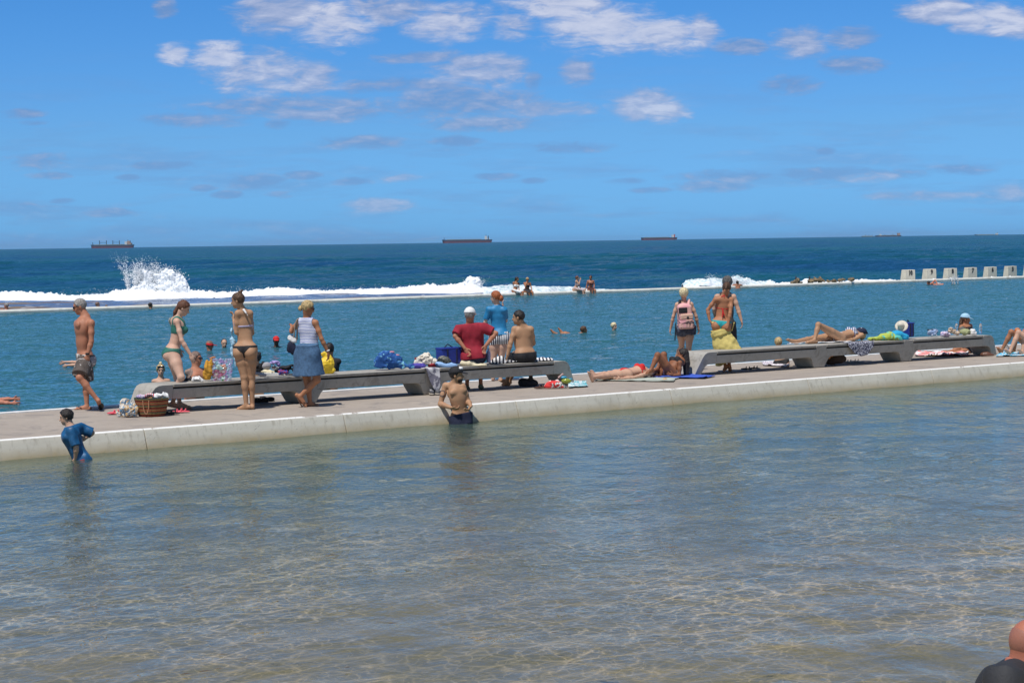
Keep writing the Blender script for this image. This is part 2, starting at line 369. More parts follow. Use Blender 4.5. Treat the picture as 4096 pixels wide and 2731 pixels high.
def between(c0, off0, y1f, nx=260, ny=200, x0=-45, x1=60, e=1.0):
    xs = np.linspace(x0, x1, nx); k = (np.linspace(0, 1, ny) ** e)[:, None]
    Y0 = np.polyval(c0, xs) + off0; Y1 = y1f(xs)
    X = np.broadcast_to(xs, (ny, nx)); return X, Y0 + (Y1 - Y0) * k
# near pool: water from the kerb to the beach under the camera, sand bed below
X, Yy = between(near_c, .0, lambda x: np.full_like(x, -12.0), 420, 300, -32, 45)
rip = (fbm2(X * .8, Yy * 1.6, 3, 3) - .5) * .035
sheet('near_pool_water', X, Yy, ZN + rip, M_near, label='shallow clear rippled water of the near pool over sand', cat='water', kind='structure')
def bed_z(X, Y):
    d = np.interp(Y, [-20, 4, 7, 9.6, 13, 18, 24, 34, 60], [.9, .5, .10, -.27, -.42, -.52, -.58, -.62, -.68])
    return d + np.clip(X, -4, 5) * .02 + (fbm2(X * .7, Y * .7, 3, 9) - .5) * .10
def sand_mat():
    m = D.materials.new('sand'); m.use_nodes = True; t = NT(m.node_tree); b = t.n['Principled BSDF']
    tc = t.node('ShaderNodeTexCoord').outputs['Object']
    n = t.noise(tc, .5, 5, .6); f = t.noise(tc, 30, 3, .7)
    sp = t.node('ShaderNodeSeparateXYZ'); t.set(sp.inputs[0], tc)
    g = t.math('ADD', t.math('MULTIPLY', t.math('SUBTRACT', sp.outputs[1], t.math('MULTIPLY', sp.outputs[0], .55)), .085), t.math('MULTIPLY', t.math('SUBTRACT', n, .5), 1.1))
    c = t.ramp(g, [(0, (.0, 0, 0)), (.5, (0, 0, 0)), (1, (0, 0, 0))])
    c = t.mix(t.maprange(g, 1.25, 2.5, 0, 1), (.97, .76, .46), (.32, .38, .26))
    c = t.mix(t.maprange(t.noise(tc, 1.3, 5, .65), .4, .65, 0, .5), c, (.40, .36, .22))
    c = t.mix(t.maprange(f, .4, .7, 0, .3), c, (.22, .18, .12))
    weed = t.noise(tc, 2.2, 6, .7, .8)
    c = t.mix(t.maprange(weed, .66, .70, 0, .7), c, (.10, .09, .05))
    t.set(b.inputs['Base Color'], c); b.inputs['Roughness'].default_value = .95; b.inputs['Specular IOR Level'].default_value = .1
    return m
M_sand = sand_mat()
X, Yy = between(near_c, .0, lambda x: np.full_like(x, -12.0), 200, 200, -32, 45)
sheet('sand', X, Yy, bed_z(X, Yy), M_sand, label='sandy bed of the near pool', cat='sand', kind='structure')
# main pool
def outer_y(xs): return np.polyval(out_c, xs)
X, Yy = between(far_c, .06, lambda x: outer_y(x) - .1, 420, 420, -60, 90)
fade = 1.0
rip = (fbm2(X * .45, Yy * 1.1, 4, 5) - .5) * .10
sheet('main_pool_water', X, Yy, ZM + rip, M_main, label='blue choppy water of the main pool', cat='water', kind='structure')
# ------------------------------------------------------------------ sea
def swell(X, Y):
    ph = Y + 14 * (fbm2(X * .008, Y * .004, 2, 31) - .5) * 4
    env = np.interp(Y, [118, 140, 180, 420, 1200, 4000], [.0, .25, 1, .9, .5, .2])
    a = (np.sin(ph / 11.5) * .55 + .30 * np.sin(ph / 5.3 + X * .02)) * (.4 + 1.2 * fbm2(X * .012, Y * .012, 2, 33))
    return env * a + (fbm2(X * .25, Y * .4, 4, 21) - .5) * np.interp(Y, [100, 300, 2000], [.35, .7, .9])
def build_sea():
    ys = np.concatenate([np.linspace(96, 420, 620), np.geomspace(421, 60000, 160)])
    ts = np.linspace(-.75, .95, 700)
    X = ys[:, None] * ts[None, :] * 1.0; Y = np.broadcast_to(ys[:, None], X.shape).copy()
    near = ys[:, None] < 420
    # the near rim follows the outer wall
    rim = np.clip(np.polyval(out_c, X) + 1.2, 40, None)
    k = np.clip((ys[:, None] - 96) / 60, 0, 1)
    Z = ZS + swell(X, Y) * np.interp(Y, [96, 5000, 9000], [1, .6, 0])
    sheet('sea', X, Y, Z, M_sea, label='dark blue open sea with swell', cat='sea', kind='structure')
    # sea beyond the outer wall where the wall runs close
    xs = np.linspace(-75, 96, 420); r = np.linspace(0, 1, 130)[:, None]
    Y0 = np.polyval(out_c, xs) + .5; X2 = np.broadcast_to(xs, (130, 420)); Y1 = np.maximum(Y0 + 5, 98)
    return
# one sea sheet laid out from the outer wall to the horizon
def build_sea():
    n = 520; xs0 = np.linspace(-78, 118, n)
    d = np.concatenate([np.linspace(0, 1, 420) ** 1.25 * 330, np.geomspace(332, 25000, 130)])
    Y0 = np.polyval(out_c, xs0) + .35; Y0 = np.clip(Y0, 50, None)
    X = xs0[None, :] + (xs0 - 6)[None, :] / 100 * d[:, None]; Y = Y0[None, :] * np.exp(-d[:, None] / 4000) + d[:, None]
    Z = ZS + swell(X, Y) * np.interp(Y, [96, 5000, 9000], [1, .6, 0])
    sheet('sea', X, Y, Z, M_sea, label='dark blue open sea with swell', cat='sea', kind='structure')
build_sea()

# ------------------------------------------------------------------ outer wall of the main pool
M_outer = mat('outer_wall_concrete', (.86, .83, .74), .8, .15, 3, .1, 20, pattern=lambda t, tc, c: t.mix(t.maprange(t.noise(tc, .8, 5, .7), .54, .70, 0, .6), c, (.30, .23, .12)))
def build_outer():
    V = []; F = []; prof = [(.06, -.05), (.03, .015), (-.42, .015), (-.46, -.02), (-.46, -.9), (.0, -.9)]
    xs = np.linspace(-75, 110, 300)
    for i, x in enumerate(xs):
        c = lp(out_c, x); c.z = -.17
        V += [tuple(c + LN * a + Vector((0, 0, b))) for a, b in prof]
    n = len(prof); F = [(i * n + j, (i + 1) * n + j, (i + 1) * n + (j + 1) % n, i * n + (j + 1) % n) for i in range(len(xs) - 1) for j in range(n)]
    o = link('pool_wall', npmesh('pool_wall', V, F), M_outer); tag(o, 'far seaward wall of the main pool with pale stained rim', 'wall')
build_outer()

# reef shelf between wall and surf, left part
def reef_mat():
    m = D.materials.new('wet_reef'); m.use_nodes = True; t = NT(m.node_tree); b = t.n['Principled BSDF']
    tc = t.node('ShaderNodeTexCoord').outputs['Object']
    sep = t.node('ShaderNodeSeparateXYZ'); t.set(sep.inputs[0], tc)
    h = t.maprange(sep.outputs[2], ZS + .20, ZS + .26, 0, 1)
    n = t.noise(tc, .9, 5, .65)
    c = t.mix(t.maprange(n, .35, .65, 0, 1), (.24, .15, .07), (.10, .07, .05))
    c = t.mix(h, (.13, .17, .25), c); c = t.mix(t.maprange(t.noise(t.scalevec(tc, (.5, 1, 1)), 1.3, 6, .7, 1), .56, .66, 0, .7), c, (.75, .78, .82))
    t.set(b.inputs['Base Color'], c); t.set(b.inputs['Roughness'], t.maprange(h, 0, 1, .12, .8))
    bp = t.node('ShaderNodeBump'); bp.inputs['Strength'].default_value = .7; bp.inputs['Distance'].default_value = .1
    t.set(bp.inputs['Height'], t.noise(t.scalevec(tc, (.5, 1.5, 1)), 2.5, 4, .6)); t.set(b.inputs['Normal'], bp.outputs[0])
    return m
def build_reef():
    xs = np.linspace(-40, 16, 260); k = np.linspace(0, 1, 70)[:, None]
    Y0 = np.polyval(out_c, xs) + .42; Y1 = np.maximum(Y0 + 1.5, 124 + 2 * np.sin(xs * .3)); Y = Y0 + (Y1 - Y0) * k; X = np.broadcast_to(xs, Y.shape)
    Z = ZS + .12 + (fbm2(X * .16, Y * .5, 4, 41) - .47) * .5
    sheet('reef', X, Y, Z, reef_mat(), label='wet brown rock shelf awash between the outer wall and the surf', cat='reef', kind='structure')
build_reef()

# ------------------------------------------------------------------ foam
M_foam = mat('foam', (.86, .88, .90), .9, .05, 3, .6, 9, sss=0)
def spray_mat():
    m = D.materials.new('spray'); m.use_nodes = True; t = NT(m.node_tree); t.n.clear(); tc = t.node('ShaderNodeTexCoord').outputs['Object']
    c = t.ramp(t.noise(tc, 3, 2), [(.3, (.93, .95, .97)), (.7, (.98, .98, .98))]); a = t.node('ShaderNodeBsdfDiffuse'); b = t.node('ShaderNodeBsdfTranslucent'); t.set(a.inputs[0], c); t.set(b.inputs[0], c)
    mx = t.node('ShaderNodeMixShader'); mx.inputs[0].default_value = .5; t.l.new(a.outputs[0], mx.inputs[1]); t.l.new(b.outputs[0], mx.inputs[2]); o = t.node('ShaderNodeOutputMaterial'); t.l.new(mx.outputs[0], o.inputs[0]); return m
M_spray = spray_mat()
M_foamthin = mat('thin_foam', (.50, .66, .70), .5, .30, 1.2, .7, 4, pattern=lambda t, tc, c: t.mix(t.maprange(t.noise(t.scalevec(tc, (1, 1.5, 1)), 2.2, 6, .7, 1.2), .38, .54, 0, 1), (.30, .50, .54), (.85, .88, .90)))
def wally(px):                                  # distance of the outer wall in the column px
    d = ray('x', px, 1150); return float(out_c[1] / (1 - out_c[0] * d.x))
def ridge(pts, Yd, th, mt, name, label, seed=0, basez=ZS, rough=1.0, step=.06):
    P = [aty('x', x, y, Yd if Yd > 0 else wally(x) - Yd) for x, y in pts]
    xs = np.arange(P[0].x, P[-1].x, step); H = np.interp(xs, [p.x for p in P], [p.z for p in P]) - basez
    ks = np.linspace(-1, 1, 41); V = []
    X = np.broadcast_to(xs, (41, len(xs))).copy(); Kk = ks[:, None]
    prof = np.clip(1 - np.abs(Kk + .25 * np.sin(xs * .35 + seed)) ** 2.2, 0, 1) ** .7
    lump = .76 + .5 * fbm2(X * 1.3 + seed, Kk * th * 1.3 + Yd, 6, 50 + seed)
    spik = np.maximum(fbm2(X * 5.2, Kk * th * 4 + 7, 3, 60 + seed) - .55, 0) * rough * .55
    Z = basez - .12 + (H[None, :] + .05) * prof * lump * .9 + spik * prof * .9
    Yc = np.interp(xs, [p.x for p in P], [p.y for p in P])[None, :]
    Y = Yc + Kk * th / 2 + (fbm2(X * .5, Kk * 0 + 3, 3, seed) - .5) * 2
    o = sheet(name, X, Y, Z, mt, label=label, cat='foam', kind='stuff')
    return o
ridge([(-400, 1165), (-150, 1172), (0, 1164), (80, 1162), (170, 1171), (280, 1180), (400, 1176), (450, 1160), (560, 1150), (760, 1160), (880, 1168), (1000, 1160), (1060, 1153), (1130, 1148), (1200, 1154), (1300, 1160), (1400, 1154),
       (1500, 1152), (1580, 1152), (1655, 1140), (1720, 1136), (1760, 1140), (1800, 1136), (1850, 1125), (1900, 1122), (1930, 1142), (1960, 1150), (1990, 1160)], 127, 7, M_foam, 'surf', 'white line of breaking surf along the reef', 1)
ridge([(1935, 1150), (1990, 1138), (2040, 1131), (2100, 1136), (2190, 1139), (2249, 1139), (2300, 1143), (2380, 1148), (2450, 1154), (2540, 1160)], -6.5, 4, M_foamthin, 'surf', 'thin green and white wave spilling behind the four seated women', 2, rough=.3)
ridge([(2460, 1157), (2560, 1160), (2640, 1151), (2760, 1140), (2860, 1140), (3000, 1136), (3100, 1130), (3140, 1127), (3200, 1124), (3206, 1118), (3230, 1106), (3240, 1112), (3260, 1122), (3320, 1122), (3400, 1119), (3480, 1113), (3560, 1114), (3640, 1117), (3760, 1112), (3900, 1107), (4200, 1099)], -4.5, 4, M_foam, 'surf', 'low white wash running behind the wall towards the starting blocks', 3, basez=ZS + .1, rough=.5)
ridge([(2730, 1128), (2745, 1118), (2790, 1108), (2830, 1103), (2880, 1106), (2930, 1100), (2990, 1108), (3040, 1116), (3100, 1122)], -9, 3, M_foamthin, 'surf', 'broken wave with ragged crest behind the grey haired man', 4, rough=.9)

def droplets(pts, r, mt, name, label, cat='splash', parent=None, kind='stuff', sub=0):
    # octahedra
    base = np.array([(1, 0, 0), (-1, 0, 0), (0, 1, 0), (0, -1, 0), (0, 0, 1), (0, 0, -1)], float)
    fc = np.array([(0, 2, 4), (2, 1, 4), (1, 3, 4), (3, 0, 4), (2, 0, 5), (1, 2, 5), (3, 1, 5), (0, 3, 5)])
    N = len(pts); V = (pts[:, None, :] + base[None] * (r[:, None, None] * rng.uniform(.7, 1.3, (N, 6, 1)))).reshape(-1, 3)
    F = (fc[None] + (np.arange(N) * 6)[:, None, None]).reshape(-1, 3)
    o = link(name, npmesh(name, V, F), mt, parent)
    if parent is None: tag(o, label, cat, kind=kind)
    return o
def plume(fr, cx, by, wid, hei, Yd, n, seed, name, label, lean=0.0, jets=7, rr=(.012, .05), mt=None, spread=1.0):
    g = np.random.default_rng(seed); base = aty(fr, cx, by, Yd); s = Yd / FPX / FR[fr][2]; W = wid * s; Hh = hei * s
    out = []; rad = []
    ang = g.uniform(-.65, .65, jets) + lean; hh = g.uniform(.55, 1, jets); bx = g.uniform(-.38, .38, jets)
    for i in range(n):
        j = g.integers(jets); t_ = g.beta(1.1, 1.5)
        h = Hh * hh[j] * t_; x = W * bx[j] + math.tan(ang[j]) * h * .8 * t_ + g.normal(0, .05 + .16 * t_) * W * .35 * spread
        y = g.normal(0, .3 + .2 * t_) * W * .25
        out.append((base.x + x, Yd + y, base.z + max(0, h + g.normal(0, .05) * Hh))); rad.append(g.uniform(*rr) * (1.25 - .8 * t_))
    return droplets(np.array(out), np.array(rad), mt or M_spray, name, label)
# ------------------------------------------------------------------ surface nets (implicit shapes -> one closed mesh)
def h3(x, y, z, seed):
    n = (x * 374761393 + y * 668265263 + z * 2147483647 % 0xffffffff + seed * 974634777) & 0xffffffff
    n = ((n ^ (n >> 13)) * 1274126177) & 0xffffffff
    return ((n ^ (n >> 16)) & 0xffff).astype(np.float32) / 65535.0
def noise3(P, scale, seed=0):
    Q = P * scale; I = np.floor(Q).astype(np.int64); f = (Q - I).astype(np.float32); f = f * f * (3 - 2 * f); r = 0
    for dx in (0, 1):
        for dy in (0, 1):
            for dz in (0, 1):
                w = (f[..., 0] if dx else 1 - f[..., 0]) * (f[..., 1] if dy else 1 - f[..., 1]) * (f[..., 2] if dz else 1 - f[..., 2])
                n = ((I[..., 0] + dx) * 374761393 + (I[..., 1] + dy) * 668265263 + (I[..., 2] + dz) * 1103515245 + seed * 974634777) & 0xffffffff
                n = ((n ^ (n >> 13)) * 1274126177) & 0xffffffff
                r = r + w * (((n ^ (n >> 16)) & 0xffff).astype(np.float32) / 65535.0)
    return r - .5
def surfnet(G, o, h):
    s = G < 0; nx, ny, nz = G.shape
    c = np.zeros((nx - 1, ny - 1, nz - 1), np.int8)
    for dx in (0, 1):
        for dy in (0, 1):
            for dz in (0, 1): c += s[dx:nx - 1 + dx, dy:ny - 1 + dy, dz:nz - 1 + dz]
    act = (c > 0) & (c < 8); idx = -np.ones(act.shape, np.int64); I = np.argwhere(act); idx[tuple(I.T)] = np.arange(len(I))
    if len(I) == 0: return np.zeros((0, 3)), np.zeros((0, 4), int)
    acc = np.zeros((len(I), 3)); cnt = np.zeros(len(I))
    cor = [(a, b, d) for a in (0, 1) for b in (0, 1) for d in (0, 1)]
    val = {q: G[I[:, 0] + q[0], I[:, 1] + q[1], I[:, 2] + q[2]] for q in cor}
    for q in cor:
        for ax in range(3):
            if q[ax] == 0:
                p = list(q); p[ax] = 1; p = tuple(p); a = val[q]; b = val[p]; m = (a < 0) != (b < 0)
                t = np.where(m, a / np.where(m, a - b, 1), 0); pt = np.tile(np.array(q, float), (len(I), 1)); pt[:, ax] += t
                acc[m] += pt[m]; cnt[m] += 1
    V = np.array(o) + (I + acc / cnt[:, None]) * h
    Fs = []
    for ax in range(3):
        a1, a2 = [(1, 2), (2, 0), (0, 1)][ax]
        sl = [slice(None)] * 3; sl[ax] = slice(0, -1); A = s[tuple(sl)]; sl[ax] = slice(1, None); B = s[tuple(sl)]
        E = np.argwhere(A != B); E = E[(E[:, a1] > 0) & (E[:, a2] > 0) & (E[:, a1] < G.shape[a1] - 1) & (E[:, a2] < G.shape[a2] - 1)]
        if not len(E): continue
        def cell(d1, d2):
            q = E.copy(); q[:, a1] -= d1; q[:, a2] -= d2; return idx[tuple(q.T)]
        f = np.stack([cell(1, 1), cell(0, 1), cell(0, 0), cell(1, 0)], 1); fl = ~s[tuple(E.T)]
        f[fl] = f[fl][:, ::-1]; Fs.append(f)
    F = np.concatenate(Fs); F = F[(F >= 0).all(1)]
    return V, F
class Field:
    """union of rounded primitives, smooth-blended, sampled only where each one reaches"""
    def __init__(s, lo, hi, h):
        s.o = np.array(lo, float) - 3 * h; s.h = h; s.n = np.ceil((np.array(hi) + 3 * h - s.o) / h).astype(int) + 1
        s.G = np.full(s.n, 1.0, np.float32)
    def sub(s, lo, hi, m):
        a = np.clip(np.floor((np.array(lo) - m - s.o) / s.h).astype(int), 0, s.n - 1); b = np.clip(np.ceil((np.array(hi) + m - s.o) / s.h).astype(int) + 1, 1, s.n)
        if (b <= a).any(): return None
        sl = tuple(slice(a[i], b[i]) for i in range(3)); ax = [(s.o[i] + np.arange(a[i], b[i]) * s.h).astype(np.float32) for i in range(3)]
        return sl, np.stack(np.meshgrid(*ax, indexing='ij'), -1)
    def blend(s, sl, d, k):
        g = s.G[sl]
        if k > 0: hh = np.maximum(k - np.abs(g - d), 0) / k; s.G[sl] = np.minimum(g, d) - hh * hh * k * .25
        else: s.G[sl] = np.minimum(g, d)
    def add(s, prim, k, off=0.0):
        lo, hi = prim.bounds(off); r = s.sub(lo, hi, k + 2.5 * s.h)
        if r: s.blend(r[0], prim.d(r[1]) - off, k)
    def cut(s, prim, k=0.01):
        lo, hi = prim.bounds(0); r = s.sub(lo, hi, k + 2.5 * s.h)
        if r:
            g = s.G[r[0]]; d = -prim.d(r[1]); hh = np.maximum(k - np.abs(g - d), 0) / k; s.G[r[0]] = np.maximum(g, d) + hh * hh * k * .25
    def grid(s):
        ax = [(s.o[i] + np.arange(s.n[i]) * s.h).astype(np.float32) for i in range(3)]
        return np.stack(np.meshgrid(*ax, indexing='ij'), -1)
    def mesh(s): return surfnet(s.G, s.o, s.h)
def nrm(v): v = np.asarray(v, float); return v / (np.linalg.norm(v) + 1e-9)
class Cone:            # capsule with two radii; flat<1 squeezes it along fdir
    def __init__(s, a, b, ra, rb, flat=1.0, fdir=None):
        s.a = np.array(a, np.float32); s.b = np.array(b, np.float32); s.ra = ra; s.rb = rb; s.flat = flat; s.f = None if fdir is None else nrm(fdir).astype(np.float32)
    def bounds(s, off): r = max(s.ra, s.rb) + max(off, 0); return np.minimum(s.a, s.b) - r, np.maximum(s.a, s.b) + r
    def d(s, P):
        ab = s.b - s.a; q = P - s.a; t = np.clip((q @ ab) / (ab @ ab + 1e-9), 0, 1)
        w = q - t[..., None] * ab; r = s.ra + (s.rb - s.ra) * t
        if s.f is not None and s.flat != 1:
            wf = w @ s.f; l2 = (w * w).sum(-1) - wf * wf + (wf / s.flat) ** 2; l = np.sqrt(np.maximum(l2, 0))
            return (l - r) * (s.flat + (1 - s.flat) * .5)
        return np.sqrt((w * w).sum(-1)) - r
class Ell:
    def __init__(s, c, rad, ax=None):
        s.c = np.array(c, np.float32); s.r = np.array(rad, np.float32); s.M = np.eye(3, dtype=np.float32) if ax is None else np.array([nrm(q) for q in ax], np.float32)
    def bounds(s, off): r = float(s.r.max()) + max(off, 0); return s.c - r, s.c + r
    def d(s, P):
        q = (P - s.c) @ s.M.T; k0 = np.sqrt(((q / s.r) ** 2).sum(-1)); k1 = np.sqrt(((q / s.r ** 2) ** 2).sum(-1)) + 1e-6
        return np.where(k0 < 1e-4, -s.r.min(), k0 * (k0 - 1) / k1)
class Box:
    def __init__(s, c, half, ax, rnd=.01):
        s.c = np.array(c, np.float32); s.hf = np.array(half, np.float32) - rnd; s.M = np.array([nrm(q) for q in ax], np.float32); s.rnd = rnd
    def bounds(s, off): r = float(np.linalg.norm(s.hf + s.rnd)) + max(off, 0); return s.c - r, s.c + r
    def d(s, P):
        q = np.abs((P - s.c) @ s.M.T) - s.hf; return np.sqrt((np.maximum(q, 0) ** 2).sum(-1)) + np.minimum(q.max(-1), 0) - s.rnd
def blob(name, prims, mt, h, parent=None, k=.02, noise=None, cuts=(), origin=None, fn=None, off=0.0):
    """prims -> one meshed object. noise=(amp, scale[, ridged])"""
    lo = np.min([p.bounds(0)[0] for p in prims], 0); hi = np.max([p.bounds(0)[1] for p in prims], 0)
    m = .02 + off + (abs(noise[0]) if noise else 0); f = Field(lo - m, hi + m, h)
    for p in prims: f.add(p, k)
    if off: f.G -= off
    if noise or fn: P = f.grid()
    if noise:
        n = noise3(P, noise[1], 3) + .5 * noise3(P, noise[1] * 2.1, 5)
        if len(noise) > 2:
            wv = np.stack([noise3(P, 4, 11), noise3(P, 4, 12), noise3(P, 4, 13)], -1) * .12; Q = P + wv
            n = .22 - np.abs(noise3(Q, noise[1], 3)) * 2.4 - np.abs(noise3(Q, noise[1] * 2.3, 5)) * 1.1
        f.G = f.G - n.astype(np.float32) * noise[0] * 2
    for c in cuts: f.cut(c)
    if fn: f.G = np.maximum(f.G, fn(P).astype(np.float32))
    V, F = f.mesh(); o_ = origin if origin is not None else (parent.location if parent is not None else (0, 0, 0))
    ob = link(name, npmesh(name, V, F, o_), mt, parent, True)
    if parent is None: ob.location = o_
    return ob
# ------------------------------------------------------------------ big splashes
def core(fr, pr, Yd, name, label, seed, h=.045, th=.5):
    s = Yd / FPX / FR[fr][2]; prims = []
    for x, y, r in pr:
        p = aty(fr, x, y, Yd); prims.append(Ell(p, (r * s, r * s * th, r * s)))
    o = blob(name, prims, M_foam, h, None, .25, (.11, 5.5)); tag(o, label, 'splash', kind='stuff'); return o
c1 = core('n', [(1070, 300, 60), (1060, 255, 46), (1072, 205, 30), (1078, 172, 18), (1050, 150, 12), (1000, 310, 50), (965, 290, 26), (1200, 290, 74), (1180, 225, 52), (1195, 165, 24), (1235, 175, 30), (1270, 200, 34), (1310, 240, 40), (1330, 280, 30), (1290, 300, 62), (1140, 200, 20), (950, 335, 40), (1340, 310, 26), (900, 338, 34), (850, 335, 34)], 126.5, 'splash', 'tall white burst of spray where a wave hits the reef', 1)
def merge(obs):
    a = obs[0]; bm = bmesh.new()
    for o in obs:
        me = o.data.copy(); me.transform(Matrix.Translation(o.location)); bm.from_mesh(me)
    bm.to_mesh(a.data); bm.free()
    for o in obs[1:]: D.objects.remove(o)
    a.location = (0, 0, 0); a.data.polygons.foreach_set('use_smooth', [True] * len(a.data.polygons)); return a
merge([c1, plume('n', 1090, 330, 330, 290, 126.8, 5200, 2, 'x', 'x', -.12, 12, (.015, .055)), plume('n', 1230, 330, 300, 225, 126.8, 3600, 3, 'x', 'x', .08, 14, (.02, .06)), plume('n', 1150, 335, 460, 90, 126.8, 1500, 6, 'x', 'x', 0, 14, (.02, .07)),
       plume('n', 1010, 300, 220, 290, 126.6, 2200, 9, 'x', 'x', -.25, 5, (.01, .035), spread=1.4)])
c2 = core('x', [(1890, 1150, 28), (1880, 1128, 22), (1908, 1124, 14), (1860, 1150, 20), (1915, 1150, 16)], 126, 'splash', 'rounded white burst of surf left of the seated women', 3)
merge([c2, plume('x', 1885, 1165, 90, 62, 126, 700, 4, 'x', 'x', 0.1, 6, (.01, .03))])
for i, (cx, w, hgt, n) in enumerate(((2905, 200, 52, 1500),)):
    tag(plume('x', cx, 1140, w, hgt, wally(2900) + 8, n, 20 + i, 'splash', '', 0, 14, (.01, .03)), 'ragged spray thrown up behind the grey haired man', 'splash', kind='stuff')
o = plume('x', 1150, 1170, 2000, 38, 127, 1800, 31, 'spray', '', 0, 40, (.008, .022)); tag(o, 'fine drops flying above the surf line', 'spray', kind='stuff')

# ------------------------------------------------------------------ rocks with post stumps on the outer wall
M_rock = mat('rock', (.17, .125, .07), .8, .5, 6, .9, 9)
M_stump = mat('dark_stump', (.03, .025, .03), .8)
def rock(pr, label, stump=None):
    Yd = aty('b', pr[0][0], 300, 100).y; base = onz('b', pr[0][0], 300 - (pr[0][0] - 500) * .02, -.14); Yd = base.y + .3
    root = empty('rock', (base.x, Yd, -.15), label, 'rock', 'weedy rocks on the outer wall'); s = Yd / FPX / 5.88
    blob('rock_mass', [Ell(aty('b', x, y, Yd + random.uniform(-.2, .2)), (w * s, .35 * .8, hh * s)) for x, y, w, hh in pr], M_rock, .035, root, .05, (.09, 5))
    if stump:
        x, y0, y1 = stump; blob('post_stump', [Cone(aty('b', x, y1, Yd), aty('b', x, y0, Yd), .05, .035)], M_stump, .02, root)
rock([(500, 270, 90, 55), (540, 230, 50, 40), (595, 285, 45, 25), (420, 290, 50, 22)], 'brown rock with a dark post stump, leftmost on the outer wall', (492, 155, 240))
rock([(830, 265, 60, 50), (880, 265, 50, 35)], 'brown rock with a dark post stump beside the white gap in the wash', (810, 160, 240))
rock([(950, 240, 70, 50), (930, 200, 20, 20)], 'pointed brown rock, middle of the cluster on the outer wall')
rock([(1070, 240, 65, 50), (1065, 195, 18, 22), (1150, 262, 60, 18), (1280, 262, 90, 12), (1380, 255, 70, 14)], 'brown rock with a long low tail on the outer wall')
rock([(1580, 225, 80, 36), (1520, 245, 50, 20)], 'isolated brown rock, second from the starting blocks')
rock([(1795, 230, 60, 28)], 'small brown rock nearest the starting blocks')

# ------------------------------------------------------------------ starting blocks
M_block = mat('block_concrete', (.80, .72, .56), .8, .14, 2.5, .3, 25, pattern=lambda t, tc, c: t.mix(t.maprange(t.noise(tc, 2.6, 5, .7, .6), .53, .66, 0, .75), c, (.26, .20, .13)))
M_num = mat('black_paint', (.012, .014, .02), .5)
def text_mesh(s, size, thick):
    cu = D.curves.new('t', 'FONT'); cu.body = s; cu.size = size; cu.extrude = .004; cu.offset = thick; cu.align_x = 'CENTER'; cu.align_y = 'CENTER'; cu.resolution_u = 3
    o = D.objects.new('t', cu); S.collection.objects.link(o); C.view_layer.update()
    me = D.meshes.new_from_object(o.evaluated_get(C.evaluated_depsgraph_get())); D.objects.remove(o); return me
def start_block(x, y, num, extra):
    p = onz('m', x, y, ZM); root = empty('starting_block', p, f'pale concrete starting block painted with the black number {num}' + extra, 'starting block', 'numbered starting blocks on the outer wall')
    bm = bmesh.new(); w = .95; Hh = .63; A = LD; B = -LN
    def q(s, d, z): return bm.verts.new(A * s + B * d + Vector((0, 0, z)))
    vs = [q(0, 0, -.2), q(w, 0, -.2), q(w, .48, -.2), q(0, .48, -.2), q(.01, .01, Hh), q(w - .01, .01, Hh), q(w - .01, .34, Hh + .01), q(.01, .34, Hh + .01)]
    for f in ((0, 1, 5, 4), (1, 2, 6, 5), (2, 3, 7, 6), (3, 0, 4, 7), (4, 5, 6, 7), (3, 2, 1, 0)): bm.faces.new([vs[i] for i in f])
    bmobj('block_body', bm, M_block, root, bevel=.015)
    me = text_mesh(str(num), .42, .022)
    me.transform(Matrix.Scale(.86, 4, (1, 0, 0))); o = link('number', me, M_num, root)
    M = Matrix((( A.x, 0, LN.x, 0), (A.y, 0, LN.y, 0), (0, 1, 0, 0), (0, 0, 0, 1)))
    o.matrix_local = Matrix.Translation(A * (w * .52) + LN * .004 + Vector((0, 0, Hh * .68))) @ M
for x, y, n, e in ((750, 741, 10, ', first at the left end'), (1039, 728, 9, ', second from the left'), (1323, 716, 8, ', behind the kicked up spray'), (1596, 704, 7, ', stained beside the figure'), (1865, 694, 6, ', with a streaked face'), (2138, 683, 5, ', the last one fully in view'), (2405, 671, 4, ', cut by the right edge')): start_block(x, y, n, e)

